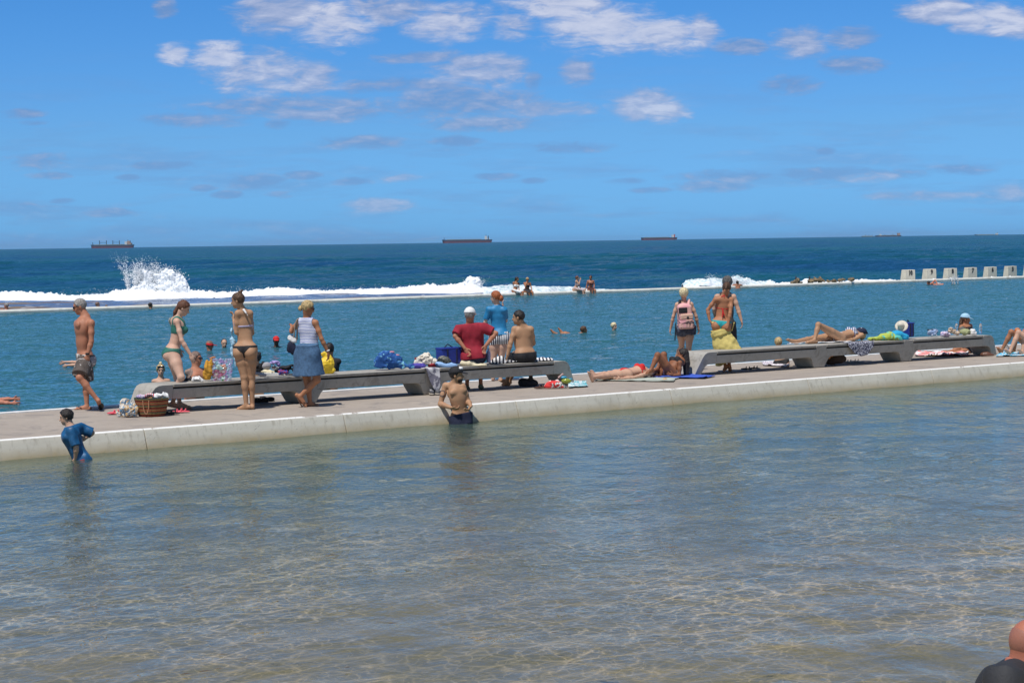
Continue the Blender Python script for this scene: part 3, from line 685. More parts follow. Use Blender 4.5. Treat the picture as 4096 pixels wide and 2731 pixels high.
# ------------------------------------------------------------------ ships
def col(n, c, r=.6): return mat(n, c, r, .1, .05)
M_hullr = col('hull_red', (.17, .06, .075)); M_hulld = col('hull_dark', (.045, .065, .10)); M_hullg = col('hull_grey', (.10, .13, .13)); M_shipw = col('ship_white', (.75, .75, .72)); M_shipo = col('ship_orange', (.5, .33, .24)); M_shipd = col('ship_deck', (.35, .38, .30)); M_shipred = col('funnel_red', (.5, .08, .07))
def ship(fr, x0, x1, yd, yw, Yd, label, red=.55, cranes=(), house=(), mast=(), dark=M_hulld, group='cargo ships on the horizon', bow=-1):
    s = Yd / FPX / FR[fr][2]; a = aty(fr, x0, yw, Yd); b = aty(fr, x1, yw, Yd); L = b.x - a.x; Hh = (yw - yd) * s
    root = empty('cargo_ship', (a.x, Yd, ZS), label, 'ship', group); W = 32
    def hull(name, z0, z1, m, ov=0):
        bm = bmesh.new(); rows = []
        for z in (z0, z1):
            f = (z / Hh); ring = []
            for t_, w in ((0, .02), (.04, .5), (.12, 1), (.9, 1), (1, .75)):
                xx = L * t_; xx += (1 - t_ / .12) * L * .012 * (1 - f) * 1.2 if t_ < .12 else 0; xx -= (L * .02 * (1 - f) if t_ == 1 else 0)
                ring.append((xx, w * W / 2 + ov))
            rows.append([bm.verts.new((x, y, z)) for x, y in ring] + [bm.verts.new((x, -y, z)) for x, y in reversed(ring)])
        n = len(rows[0])
        for i in range(n): bm.faces.new((rows[0][i], rows[0][(i + 1) % n], rows[1][(i + 1) % n], rows[1][i]))
        bm.faces.new(rows[1]); bm.faces.new(rows[0][::-1]); bmobj(name, bm, m, root)
    hull('lower_hull', -3, Hh * red, M_hullr); hull('upper_hull', Hh * red, Hh, dark)
    def bx(name, X0, X1, w, z0, z1, m):
        bm = bmesh.new(); r = bmesh.ops.create_cube(bm, size=1); bmesh.ops.scale(bm, verts=bm.verts[:], vec=(X1 - X0, w, z1 - z0)); bmesh.ops.translate(bm, verts=bm.verts[:], vec=((X0 + X1) / 2, 0, (z0 + z1) / 2)); bmobj(name, bm, m, root)
    zz = lambda y: (yw - y) * s; xx = lambda x: (x - x0) * s
    bx('forecastle', L * .004, L * .07, W * .5, Hh + .1, Hh * 1.12, dark)
    bx('hatch_covers', L * .09, L * .78, W * .7, Hh + .1, Hh + 2.2, M_shipd)
    for c in cranes: bx('crane', xx(c[0]), xx(c[0] + c[2]), 3, Hh + .15, zz(c[1]), dark)
    for c in mast: bx('mast', xx(c[0]) - 1, xx(c[0]) + 1, 2, Hh + .2, zz(c[1]), dark)
    for (h0, h1, y, m) in house: bx('deckhouse', xx(h0), xx(h1), W * .8 - 2 * (y < 0), Hh + .25, zz(y), m)
    return root, bx, xx, zz
r_, bx, xx, zz = ship('j', 375, 1385, 440, 515, 9000, 'dark red cargo ship with four deck cranes, leftmost on the horizon', cranes=((572, 335, 14), (735, 335, 14), (885, 340, 14), (1040, 340, 14)),
     house=((1180, 1235, 365, M_shipw), (1245, 1300, 350, M_shipo), (1300, 1335, 400, M_shipo)), mast=((418, 375), (1245, 320)))
for a, b in ((586, 735), (900, 1040)): bx('crane_jib', xx(a), xx(b), 2, zz(386), zz(378), M_hulld)
ship('k', 403, 1585, 345, 418, 9200, 'long low red and black bulk ship left of the picture centre', cranes=(), house=((1405, 1460, 265, M_shipw), (1470, 1515, 315, M_shipw), (1480, 1500, 258, M_hulld)), mast=((453, 290), (1437, 228)))
ship('l', 500, 1635, 402, 478, 9600, 'small purple red bulk ship with a red funnel right of centre', cranes=(), house=((1465, 1530, 320, M_shipw), (1530, 1565, 305, M_shipred)), mast=())
ship('m', 340, 690, 132, 147, 9900, 'small pinkish ship far right with a paler one behind its bow', red=.3, house=((640, 672, 100, M_shipo), (405, 418, 112, M_shipw)), mast=((470, 115), (580, 112)))
ship('m', 150, 335, 144, 152, 10200, 'faint grey ship just left of the small pinkish ship', red=.0001, dark=M_hullg, mast=((212, 122), (255, 122), (300, 128)))
ship('m', 1685, 2010, 118, 123, 10400, 'faintest ship low on the horizon at the right edge', red=.0001, dark=M_hullg, house=((1970, 1995, 100, M_shipw), (1685, 1705, 112, M_hullg)), mast=((1990, 88),))

# ------------------------------------------------------------------ benches
BD = Vector((1, bench_c[0], 0)).normalized(); BN = Vector((BD.y, -BD.x, 0))
def bs(x, y, fr='x'):                    # position along the bench line of a point on the ground
    p = onz(fr, x, y, 0); return (p - lp(bench_c, 0)).dot(BD)
M_bench = concrete('bench_concrete', (.47, .445, .40), (.40, .38, .34), (.27, .25, .215), scale=3)
M_slab = concrete('seat_slab_concrete', (.41, .385, .34), (.36, .34, .30), (.24, .22, .20), scale=3)
BH = .43; BB = .205
def extrude_bench(name, poly, mt, root, w0=.50, w1=.66, inset=0.0, bevel=.008):
    bm = bmesh.new(); fr, bk = [], []
    for s_, z in poly:
        w = w0 + (w1 - w0) * (z / BH); mid = -.33
        y0 = mid + w / 2 - inset; y1 = mid - w / 2 + inset
        fr.append(bm.verts.new(BD * s_ + BN * y0 + Vector((0, 0, z)))); bk.append(bm.verts.new(BD * s_ + BN * y1 + Vector((0, 0, z))))
    n = len(poly)
    for i in range(n): bm.faces.new((fr[i], fr[(i + 1) % n], bk[(i + 1) % n], bk[i]))
    f1 = bm.faces.new(fr[::-1]); f2 = bm.faces.new(bk)
    o = bmobj(name, bm, mt, root, bevel=bevel); return o
def arc(cx, cz, r, a0, a1, n=7): return [(cx + r * math.cos(R(a0 + (a1 - a0) * i / n)), cz + r * math.sin(R(a0 + (a1 - a0) * i / n))) for i in range(n + 1)]
def bench(s0, s1, s2, s3, label):
    base = lp(bench_c, 0) + BD * s0; root = empty('concrete_bench', base, label, 'bench', 'long concrete benches on the walkway')
    a, b, c = s1 - s0, s2 - s0, s3 - s0; t0, t1 = .52, .14
    # seat slabs and beams
    for (p, q) in ((t0, a - t1), (a + t1, b - t1), (b + t1, c - t0)):
        extrude_bench('seat_slab', [(p + .012, .388), (q - .012, .388), (q - .012, .432), (p + .012, .432)], M_slab, root, bevel=.004)
        extrude_bench('gap_shade', [(p + .01, .362), (q - .01, .362), (q - .01, .386), (p + .01, .386)], M_dark, root, inset=.05, bevel=0)  # near-black strip filling the open slot, standing in for its shade
        extrude_bench('beam', [(p + .001, BB), (q - .001, BB), (q - .001, .36), (p + .001, .36)], M_bench, root, bevel=.006)
    for m in (a, b):
        pr = [(m - t1, BB), (m - t1, .43), (m + t1, .43), (m + t1, BB)]
        leg = [(m + t1, .43), (m - t1, .43), (m - t1, BB - .001)]
        leg = [(m - .14, 0), (m + .14, 0)] + [(m + .17, .05), (m + .20, .11), (m + .225, .155), (m + .27, .19), (m + .33, .2035), (m + t1, .2045), (m + t1, .43), (m - t1, .43), (m - t1, .2045), (m - .33, .2035), (m - .27, .19), (m - .225, .155), (m - .20, .11), (m - .17, .05)]
        extrude_bench('leg', leg, M_bench, root)
    endl = [(0, 0), (.17, 0), (.20, .06), (.235, .13), (.275, .175), (.34, .20), (.44, .2045), (t0, .2045), (t0, .43), (.33, .43), (.27, .422), (.215, .395), (.17, .34)]
    extrude_bench('leg', endl, M_bench, root); extrude_bench('leg', [(c - x, z) for x, z in endl], M_bench, root)
    return root
M_dark = mat('dark_gap', (.03, .025, .02), .9)
j1, j2 = bs(1240, 1610), bs(1740, 1577); sp = j2 - j1; e1 = bs(2318, 1537)
k1, k2, k3 = bs(3277, 1468), bs(3628, 1444), bs(4016, 1420); k0 = bs(2782, 1503)
print('bench s', bs(560, 1655), j1, j2, e1, '|', k0, k1, k2, k3)
bench(bs(556, 1655), j1, j2, e1, 'long grey concrete bench on the left, crowded with bags and towels')
bench(k0, k1, k2, k3, 'long grey concrete bench on the right, with a sunbather lying on it')
# ------------------------------------------------------------------ people
A_ = np.array
def w3(fr, x, y, Y): return A_(aty(fr, x, y, Y)[:])
UPW = A_([0, 0, 1.0])
def dirs(yaw, pitch=0):          # facing: 0 away from the camera, 90 to the right, 180 to the camera; pitch > 0 looks down
    a, b = math.radians(yaw), math.radians(pitch)
    Rv = A_([math.cos(a), -math.sin(a), 0]); F = A_([math.sin(a) * math.cos(b), math.cos(a) * math.cos(b), -math.sin(b)]); return Rv, F, np.cross(Rv, F)
def skin(name, c, c2=None):
    c2 = c2 or tuple(v * .8 for v in c)
    def pat(t, tc, col):
        return t.mix(t.maprange(t.noise(tc, 3.2, 4, .6), .4, .65, 0, .6), c, c2)
    return mat(name, c, .55, .1, 8, .15, 90, spec=.28, pattern=pat, sss=.04)
SK = {'tan': skin('skin_tan', (.42, .19, .10), (.34, .14, .07)), 'fair': skin('skin_fair', (.62, .40, .30), (.56, .31, .22)), 'pink': skin('skin_pink', (.60, .36, .25)),
      'olive': skin('skin_olive', (.46, .26, .15)), 'brown': skin('skin_brown', (.27, .11, .055)), 'ruddy': skin('skin_ruddy', (.46, .20, .12)), 'dark': skin('skin_dark', (.10, .05, .03)), 'red': skin('skin_red', (.55, .22, .14)), 'bald': skin('skin_bald', (.42, .155, .095), (.33, .12, .08)), 'stubble': skin('skin_stubble', (.33, .14, .10), (.24, .11, .085))}
def hairmat(name, c):
    def pat(t, tc, col):
        s = t.noise(t.scalevec(tc, (60, 60, 9)), 1, 3, .6); return t.ramp(s, [(.3, tuple(v * .45 for v in c)), (.65, tuple(min(1, v * 1.35) for v in c))])
    return mat(name, c, .45, .1, 8, .8, 130, pattern=pat, spec=.4)
HR = {'grey': hairmat('hair_grey', (.30, .28, .26)), 'brown': hairmat('hair_brown', (.09, .045, .022)), 'dark': hairmat('hair_dark', (.02, .014, .012)), 'blonde': hairmat('hair_blonde', (.50, .36, .17)),
      'pale': hairmat('hair_pale', (.72, .60, .36)), 'red': hairmat('hair_red', (.36, .10, .03)), 'auburn': hairmat('hair_auburn', (.13, .05, .025)), 'silver': hairmat('hair_silver', (.10, .095, .09)), 'stub': hairmat('hair_stubble', (.20, .13, .10))}
M_eye = mat('eye', (.04, .03, .025), .2, 0); M_lip = mat('lip', (.42, .13, .11), .45, .05); M_lens = mat('lens', (.008, .008, .01), .12, 0, spec=.8)
M_black = mat('black_cloth', (.012, .012, .015), .8, .3, 20, .4, 60); M_blackrub = mat('black_rubber', (.015, .014, .014), .6)
class Frus(Cone):                # cone with flat ends
    def d(s, P):
        ab = s.b - s.a; L = float(np.linalg.norm(ab)); u = ab / L; q = P - s.a; al = q @ u; t = np.clip(al / L, 0, 1); w = q - al[..., None] * u
        r = s.ra + (s.rb - s.ra) * t
        if s.f is not None and s.flat != 1:
            wf = w @ s.f; l = np.sqrt(np.maximum((w * w).sum(-1) - wf * wf + (wf / s.flat) ** 2, 0)); dd = (l - r) * (s.flat + (1 - s.flat) * .5)
        else: dd = np.sqrt((w * w).sum(-1)) - r
        return np.maximum(dd, np.maximum(-al - s.ra * .2, al - L))
    def bounds(s, off): r = max(s.ra, s.rb) * 1.3 + max(off, 0); return np.minimum(s.a, s.b) - r, np.maximum(s.a, s.b) + r
class Person:
    def __init__(s, label, fr, Y0, J, yaw=0, hyaw=None, head=(0, 0), sk='fair', fem=False, k=1.0, fat=1.0, h=.0085, group=None, curl=.5, parts='all', roll=None, eyes=False, hands=True, mus=1.0, root_at=None):
        s.k = k; s.fr = fr; s.Y0 = Y0; s.h = h; s.sk = SK[sk]; s.fem = fem
        Rv, Fv, _ = dirs(yaw); Hr, Hf, _ = dirs(yaw if hyaw is None else hyaw)
        P = {}
        def pt(n, par=None, L=0):
            if isinstance(J[n], np.ndarray): P[n] = J[n]; return P[n]
            x, y = J[n][:2]; q = J[n][2] if len(J[n]) > 2 else 0; Yp = s.Y0 if par is None else par[1]
            if isinstance(q, str) and q[0] == 'p':      # in a plane along the walkway, so far behind the base point
                d_ = ray(fr, x, y); b_ = J['base']; t_ = (b_.dot(LN) - float(q[1:])) / d_.dot(LN); P[n] = A_([d_.x * t_, t_, CAMH + d_.z * t_]); return P[n]
            if isinstance(q, str) and q[0] == 'z':
                P[n] = A_(onz(fr, x, y, float(q[1:]))[:]); return P[n]
            if isinstance(q, str):
                a = w3(fr, x, y, Yp); lat = np.linalg.norm(a - par); dy = math.sqrt(max(0, (L * k) ** 2 - lat ** 2)); P[n] = w3(fr, x, y, Yp + (dy if q == '+' else -dy)); return P[n]
            P[n] = w3(fr, x, y, s.Y0 + q); return P[n]
        neck = pt('neck'); pel = pt('pelvis'); up = nrm(neck - pel)
        if roll is not None: Rv = Hr = nrm(roll)      # given right axis for lying figures
        Rv = nrm(Rv - up * (Rv @ up)); Fv = np.cross(up, Rv); Hr = nrm(Hr - up * (Hr @ up)); Hf = np.cross(up, Hr)
        hd = pt('head', neck); HR_, HF, HU = dirs(*head[:2])
        if roll is not None or len(head) == 3:
            HU = nrm(hd - neck) if len(head) < 3 else nrm(head[2]); HF = nrm(HF - HU * (HF @ HU)); HR_ = np.cross(HF, HU)
        s.P = P; s.up = up; s.Rv = Rv; s.Fv = Fv; s.Hr = Hr; s.Hf = Hf; s.hf = (HR_, HF, HU); s.hd = hd
        sw = (.165 if fem else .188) * k * (1 + .3 * (fat - 1)); hw = (.092 if fem else .088) * k
        SL = pt('sl') if 'sl' in J else neck - Rv * sw - up * .06 * k + Fv * .035 * k
        SR = pt('sr') if 'sr' in J else neck + Rv * sw - up * .06 * k + Fv * .035 * k
        HL = pt('hipl') if 'hipl' in J else pel - Hr * hw; HR2 = pt('hipr') if 'hipr' in J else pel + Hr * hw
        P.update(sl=SL, sr=SR, hipl=HL, hipr=HR2)
        T = s.T = []      # torso
        f = fat; ch = neck - up * .17 * k + Fv * (.062 * k)
        rb = (.135, .10, .165) if fem else (.155, .115, .175)
        T.append((Ell(ch, (rb[0] * k * f, rb[1] * k * f, rb[2] * k), (Rv, Fv, up)), .05))
        sc = (SL + SR) / 2; T.append((Cone(SL * .85 + sc * .15, SR * .85 + sc * .15, .052 * k, .052 * k, .9, Fv), .05))
        T.append((Cone(neck + Fv * .02 * k - up * .02 * k, SL * .6 + sc * .4 + up * .01 * k, .05 * k, .035 * k), .04)); T.append((Cone(neck + Fv * .02 * k - up * .02 * k, SR * .6 + sc * .4 + up * .01 * k, .05 * k, .035 * k), .04))
        wt = pel + (neck - pel) * .38 + (Fv + Hf) * .5 * .045 * k; wr = (.098 if fem else .125) * k * f
        T.append((Cone(ch - up * .08 * k, wt, rb[0] * .86 * k * f, wr, .72, Fv), .05))
        T.append((Cone(wt, pel + up * .02 * k + Hf * .01 * k, wr, (.128 if fem else .128) * k * f, .74, Hf), .05))
        T.append((Ell(pel + up * .015 * k, ((.166 if fem else .150) * k * f, .108 * k * f, .115 * k), (Hr, Hf, up)), .04))
        s.B = [T[5], T[6]]
        for q, hp in ((-1, HL), (1, HR2)):
            T.append((Ell(hp - Hf * .055 * k - up * .045 * k, A_([.082, .078, .085]) * k * (1.04 if fem else .92) * f, (Hr, Hf, up)), .022))
            s.B.append(T[-1])
            if fem: T.append((Ell(ch + Fv * (rb[1] - .022) * k * f + Rv * q * .068 * k - up * .03 * k, A_([.056, .055, .055]) * k, (Rv, Fv, up)), .02))
            else:
                T.append((Ell(ch + Fv * (rb[1] - .035) * k * f + Rv * q * .075 * k + up * .03 * k, A_([.078, .04, .06]) * k * mus, (Rv, Fv, up)), .02))
                T.append((Ell(ch - Fv * (rb[1] - .03) * k * f + Rv * q * .085 * k + up * .03 * k, A_([.06, .03, .085]) * k * mus, (Rv, Fv, up)), .02))
        if not fem and fat > 1.15: T.append((Ell(wt + Fv * .05 * k, A_([.13, .10, .13]) * k * f * .95, (Rv, Fv, up)), .05))
        Lg = s.L = []
        def leg(side):
            n = 'k' + side
            if n not in J: return
            hp = P['hip' + side]; kn = pt(n, hp, .44); th = (.095 if fem else .086) * k * f
            Lg.append((Cone(hp, hp + (kn - hp) * .45, th, th * .86), .035)); Lg.append((Cone(hp + (kn - hp) * .45, kn, th * .86, .055 * k), .025)); Lg.append((Ell(kn, A_([.057] * 3) * k), .02))
            if 'a' + side not in J: return
            an = pt('a' + side, kn, .42); d = an - kn; ax = nrm(d)
            # calf bulge points away from the side the knee bends to
            bk = nrm(np.cross(np.cross(ax, nrm(kn - hp)), ax)) if np.linalg.norm(np.cross(ax, nrm(kn - hp))) > .15 else -Hf
            bk = -bk if (bk @ (hp - kn)) < 0 and np.linalg.norm(np.cross(ax, nrm(kn - hp))) > .15 else bk
            Lg.append((Cone(kn, kn + d * .35, .050 * k, .050 * k), .02)); Lg.append((Cone(kn + d * .35, an, .050 * k, .031 * k), .02)); Lg.append((Ell(kn + d * .28 + bk * .018 * k, A_([.047, .047, .10]) * k * (.95 if fem else 1), (np.cross(ax, bk), bk, ax)), .02))
            if 't' + side in J: to = pt('t' + side, an, .17)
            else: to = an + Hf * .155 * k - UPW * .052 * k
            P['t' + side] = to; fd = nrm(to - an); sole = nrm(-ax - fd * (-ax @ fd)); hl = an - sole * .045 * k - fd * .038 * k
            s.feet[side] = (an, to, hl, sole, fd)
            Lg.append((Cone(hl, to, .033 * k, .030 * k, 1, None), .015)); Lg.append((Cone(an, an * .4 + to * .6, .034 * k, .028 * k), .02)); sd = np.cross(fd, sole)
            for i_, o in enumerate((-.026, -.012, .002, .015, .027)):
                b = to + sd * o * k; Lg.append((Cone(b, b + fd * (.045 - abs(o - .01) * .3) * k, .0125 * k, .010 * k), .006))
        s.feet = {}; leg('l'); leg('r')
        s.hand = {}; Ar = s.Am = []
        def arm(side, g):
            if 'e' + side not in J: return
            sh_ = P['s' + side]; el = pt('e' + side, sh_, .29); m = (1.0 if not fem else .84) * k
            Ar.append((Ell(sh_ - UPW * 0, A_([.050, .050, .055]) * m * (mus if not fem else 1)), .03)); Ar.append((Cone(sh_, el, .048 * m, .039 * m), .02)); Ar.append((Ell(sh_ * .5 + el * .5, A_([.046] * 3) * m), .03))
            if 'w' + side not in J: return
            wr_ = pt('w' + side, el, .25); d = wr_ - el; Ar.append((Cone(el, el + d * .3, .038 * m, .041 * m), .02)); Ar.append((Cone(el + d * .3, wr_, .041 * m, .028 * m), .02))
            if not hands: return
            dd = nrm(pt('h' + side, wr_, .15) - wr_) if 'h' + side in J else nrm(d)
            th = Fv if 'th' + side not in J else nrm(J['th' + side]); th = th - dd * (th @ dd)
            if np.linalg.norm(th) < .2: th = UPW - dd * dd[2]
            th = nrm(th); n = np.cross(dd, th) * (1 if side == 'l' else -1); hk = k * (.9 if fem else 1.0); cu = J.get('curl' + side, curl)
            s.hand[side] = (wr_, dd, th, n)
            Ar.append((Ell(wr_ + dd * .048 * hk, A_([.056, .040, .019]) * hk, (dd, th, n)), .012))
            for o, L1 in ((.031, .082), (.011, .090), (-.009, .084), (-.028, .066)):
                b = wr_ + dd * .088 * hk + th * o * hk * .95; c1 = cu * .9; c2 = cu * 1.9
                d1 = dd * math.cos(c1) + n * math.sin(c1) + th * o * 2.2; d2 = dd * math.cos(c2) + n * math.sin(c2) + th * o * 1.2; m1 = b + nrm(d1) * L1 * .52 * hk
                Ar.append((Cone(b - dd * .015 * hk, m1, .0098 * hk, .0088 * hk), .004)); Ar.append((Cone(m1, m1 + nrm(d2) * L1 * .48 * hk, .0088 * hk, .0075 * hk), .004))
            b = wr_ + dd * .028 * hk + th * .026 * hk; m1 = b + nrm(dd * .8 + th * .8 + n * .3) * .042 * hk
            Ar.append((Cone(b, m1, .013 * hk, .011 * hk), .008)); Ar.append((Cone(m1, m1 + nrm(dd + th * .35 + n * .4) * .032 * hk, .011 * hk, .0085 * hk), .004))
        arm('l', 0); arm('r', 0)
        Hh = s.H = []; r_, f_, u_ = HR_, HF, HU; q = k * (.97 if fem else 1.02); s.hq = q
        Hh.append((Ell(hd + u_ * .028 * q - f_ * .008 * q, A_([.076, .096, .090]) * q, (r_, f_, u_)), .02)); Hh.append((Ell(hd + f_ * .028 * q - u_ * .045 * q, A_([.058, .066, .072]) * q, (r_, f_, u_)), .025))
        Hh.append((Ell(hd + f_ * .060 * q - u_ * .098 * q, A_([.026, .024, .020]) * q, (r_, f_, u_)), .025)); Hh.append((Cone(hd + f_ * .088 * q + u_ * .0 * q, hd + f_ * .110 * q - u_ * .034 * q, .008 * q, .0125 * q), .012))
        Hh.append((Cone(hd - r_ * .03 * q + f_ * .080 * q + u_ * .028 * q, hd + r_ * .03 * q + f_ * .080 * q + u_ * .028 * q, .013 * q, .013 * q), .02))
        Hh.append((Ell(hd + f_ * .088 * q - u_ * .066 * q, A_([.024, .010, .009]) * q, (r_, f_, u_)), .008))
        for sg in (-1, 1): Hh.append((Ell(hd + r_ * sg * .076 * q - f_ * .008 * q - u_ * .010 * q, A_([.010, .020, .031]) * q, (r_, f_, u_)), .006))
        nb = neck + Fv * .035 * k - up * .01 * k; nt = hd - u_ * .06 * q - f_ * .018 * q
        Hh.append((Cone(nb, nt, (.056 if fem else .066) * k, (.050 if fem else .058) * k), .03))
        allp = T + Lg + Ar + Hh
        lo = np.min([p.bounds(0)[0] for p, _ in allp], 0) - .03; hi = np.max([p.bounds(0)[1] for p, _ in allp], 0) + .03; s.lo, s.hi = lo, hi
        F = Field(lo, hi, h); kk = k
        for p, kb in T + Lg: F.add(p, kb * kk)
        s.core = F.G.copy(); s.F = F
        for p, kb in Hh + Ar: F.add(p, kb * kk)
        for sg in (-1, 1): F.cut(Ell(hd + r_ * sg * .032 * q + f_ * .098 * q + u_ * .004 * q, A_([.016, .014, .011]) * q, (r_, f_, u_)), .008)
        s.full = F.G.copy()
        loc = Vector(root_at) if root_at is not None else Vector((float((HL + HR2)[0] / 2), float((HL + HR2)[1] / 2), float(max(lo[2], -1.2))))
        s.root = empty('person', loc, label, 'person', group)
        V, Fc = F.mesh(); s.body = link('body', npmesh('body', V, Fc, loc), s.sk, s.root, True)
        if eyes:
            for sg in (-1, 1): s.blob('eye', [Ell(hd + r_ * sg * .031 * q + f_ * .083 * q + u_ * .004 * q, A_([.015, .010, .009]) * q, (r_, f_, u_))], M_eye, .004)
            s.blob('mouth', [Ell(hd + f_ * .094 * q - u_ * .066 * q, A_([.022, .008, .006]) * q, (r_, f_, u_))], M_lip, .004)
    def blob(s, name, prims, mt, h=None, k=.02, noise=None, cuts=(), fn=None, parent=None, off=0.0):
        o = blob(name, prims, mt, h or s.h, s.root, k, noise, cuts, None, fn, off)
        if parent is not None:
            o.parent = parent; o.data.transform(Matrix.Translation(-parent.location)) if parent.location.length > 0 else None
        return o
    def loc(s, P, at, ax):
        q = P - A_(at, np.float32); return q @ A_(ax[0], np.float32), q @ A_(ax[1], np.float32), q @ A_(ax[2], np.float32)
    def wear(s, name, mt, region, at='pelvis', off=.006, lo=None, hi=None, src='core', ax=None, rad=.45):
        """tight garment: the body skin offset outwards inside a region given in body axes (right, front, up)"""
        G = s.core if src == 'core' else s.full; c = s.P[at] if isinstance(at, str) else at; F = s.F; r = s.F.sub(c - rad * s.k, c + rad * s.k, 0)
        if ax is None: ax = (s.Hr, s.Hf, s.up) if isinstance(at, str) and at == 'pelvis' else (s.Rv, s.Fv, s.up)
        sl, P = r; rr, ff, uu = s.loc(P, c, ax); g = np.maximum(G[sl] - off, region(rr / s.k, ff / s.k, uu / s.k) * s.k).astype(np.float32)
        o3 = F.o + A_([q.start for q in sl]) * F.h; g = np.pad(g, 1, constant_values=1.0); V, Fc = surfnet(g, o3 - F.h, F.h)
        return link(name, npmesh(name, V, Fc, s.root.location), mt, s.root, True)
    def briefs(s, mt, kind='bikini', name='bikini_bottom', off=.006):
        if kind == 'bikini': f = lambda r, f, u: np.maximum(u - .045, -(u + .135 - 1.15 * np.abs(r) - np.where(f > 0, .5 * np.abs(r), 0)))
        elif kind == 'thong': f = lambda r, f, u: np.maximum(u - .085 + .0 * r, -(u + .10 - np.where(f < 0, 2.2, 1.4) * np.maximum(np.abs(r) - .0, 0) + .0) ) if False else np.maximum(u - .065, np.minimum(-(u - .035), np.maximum(np.abs(r) - .012 - np.clip((u + .05) * 1.1, 0, 1), -(u + .12))))
        elif kind == 'brief': f = lambda r, f, u: np.maximum(u - .075, -(u + .125 - .75 * np.abs(r)))
        elif kind == 'trunk': f = lambda r, f, u: np.maximum(u - .09, -(u + .15))
        return s.wear(name, mt, f, 'pelvis', off)
    def hair(s, m, kind='short', extra=(), off=.010, noise=(.005, 50), low=-.07, line=.02, name='hair', front=.9):
        r_, f_, u_ = s.hf; q = s.hq; hd = s.hd; prims = [Ell(hd + u_ * .028 * q - f_ * .010 * q, A_([.076, .096, .090]) * q + off, (r_, f_, u_))]
        def fn(P):
            rr, ff, uu = s.loc(P, hd, (r_, f_, u_)); return np.maximum(ff - (line + front * uu) * 1.0, low * q - uu)
        o = s.blob(name, prims, HR[m], min(s.h, .009), noise=noise, fn=fn)
        if extra:
            pr = [Cone(s.hp(*e[0]), s.hp(*e[1]), e[2], e[3]) if len(e) == 4 else Ell(s.hp(*e[0]), A_(e[1]), (r_, f_, u_)) for e in extra]
            s.blob('hair_tail', pr, HR[m], min(s.h, .009), noise=noise, k=.015)
        return o
    def hp(s, r, f, u):
        a, b, c = s.hf; return s.hd + (a * r + b * f + c * u) * s.hq
    def cap(s, mt, mt2=None, back=False, name='cap', tilt=0.0):
        r_, f_, u_ = s.hf; q = s.hq; hd = s.hd
        def fn(P):
            rr, ff, uu = s.loc(P, hd, (r_, f_, u_)); return (.035 + tilt * ff) * q - uu
        o = s.blob(name, [Ell(hd + u_ * .030 * q - f_ * .008 * q, A_([.096, .117, .110]) * q, (r_, f_, u_))], mt, min(s.h, .009), fn=fn)
        sg = -1 if back else 1; ff = nrm(f_ * sg - u_ * .22)
        o2 = blob('cap_peak', [Ell(hd + f_ * sg * .115 * q + u_ * .030 * q, A_([.072, .075, .009]) * q, (r_, ff, np.cross(r_, ff)))], mt2 or mt, .006, s.root, .01); o2.parent = o
        return o
    def shades(s):
        r_, f_, u_ = s.hf; q = s.hq; o = s.blob('sunglasses', [Ell(s.hp(sg * .033, .098, .004), A_([.029, .011, .019]) * q, (r_, f_, u_)) for sg in (-1, 1)] + [Cone(s.hp(sg * .062, .085, .008), s.hp(sg * .082, -.005, .004), .005, .005) for sg in (-1, 1)], M_lens, .005, k=.003); return o
    def flipflop(s, side, mt=None, nm='flip_flop'):
        an, to, hl, sole, fd = s.feet[side]; k = s.k; c = (hl + to) / 2 - sole * .036 * k + fd * .02 * k; sd = np.cross(fd, sole)
        o = s.blob(nm, [Ell(c, A_([.135, .048, .012]) * k, (fd, sd, sole)), Cone(to + fd * .0 + sole * .028 * k, to - fd * .06 * k + sd * .04 * k, .008, .008), Cone(to + sole * .028 * k, to - fd * .06 * k - sd * .04 * k, .008, .008)], mt or M_blackrub, .006, k=.002); return o
    def shirt(s, mt, hem=-.02, sleeve=.6, off=.014, name='shirt', noise=(.008, 8), arms='lr', tank=False, top=.012):
        pr = [p for p, _ in s.T]
        for a in arms:
            if 'e' + a in s.P and not tank: pr.append(Frus(s.P['s' + a], s.P['s' + a] + (s.P['e' + a] - s.P['s' + a]) * sleeve, .060 * s.k * (.88 if s.fem else 1), .058 * s.k * (.86 if s.fem else 1)))
        pel, nk = s.P['pelvis'], s.P['neck']; lo = np.min([p.bounds(0)[0] for p in pr], 0) - .05; hi = np.max([p.bounds(0)[1] for p in pr], 0) + .05; F = Field(lo, hi, s.h)
        for (p, kb) in s.T: F.add(p, .05 * s.k)
        for p in pr[len(s.T):]: F.add(p, .02 * s.k)
        if not tank:
            for a in arms: F.add(Ell(s.P['s' + a], A_([.056] * 3) * s.k), .03)
        P = F.grid(); n = noise3(P, noise[1], 4) + .5 * noise3(P * A_([1, 1, .5], np.float32), noise[1] * 2.3, 8)
        rr, ff, uu = s.loc(P, pel, (s.Rv, s.Fv, s.up)); H = float((nk - pel) @ s.up)
        g = F.G - off + n * noise[0] * 2; g = np.maximum(g, hem * s.k - uu); g = np.maximum(g, uu - (H + top * s.k))
        if tank: g = np.maximum(g, -(np.sqrt((np.abs(rr) - .19 * s.k) ** 2 + ((uu - H + .06 * s.k) * .55) ** 2) - .075 * s.k))
        F.G = g.astype(np.float32); V, Fc = F.mesh(); return link(name, npmesh(name, V, Fc, s.root.location), mt, s.root, True)
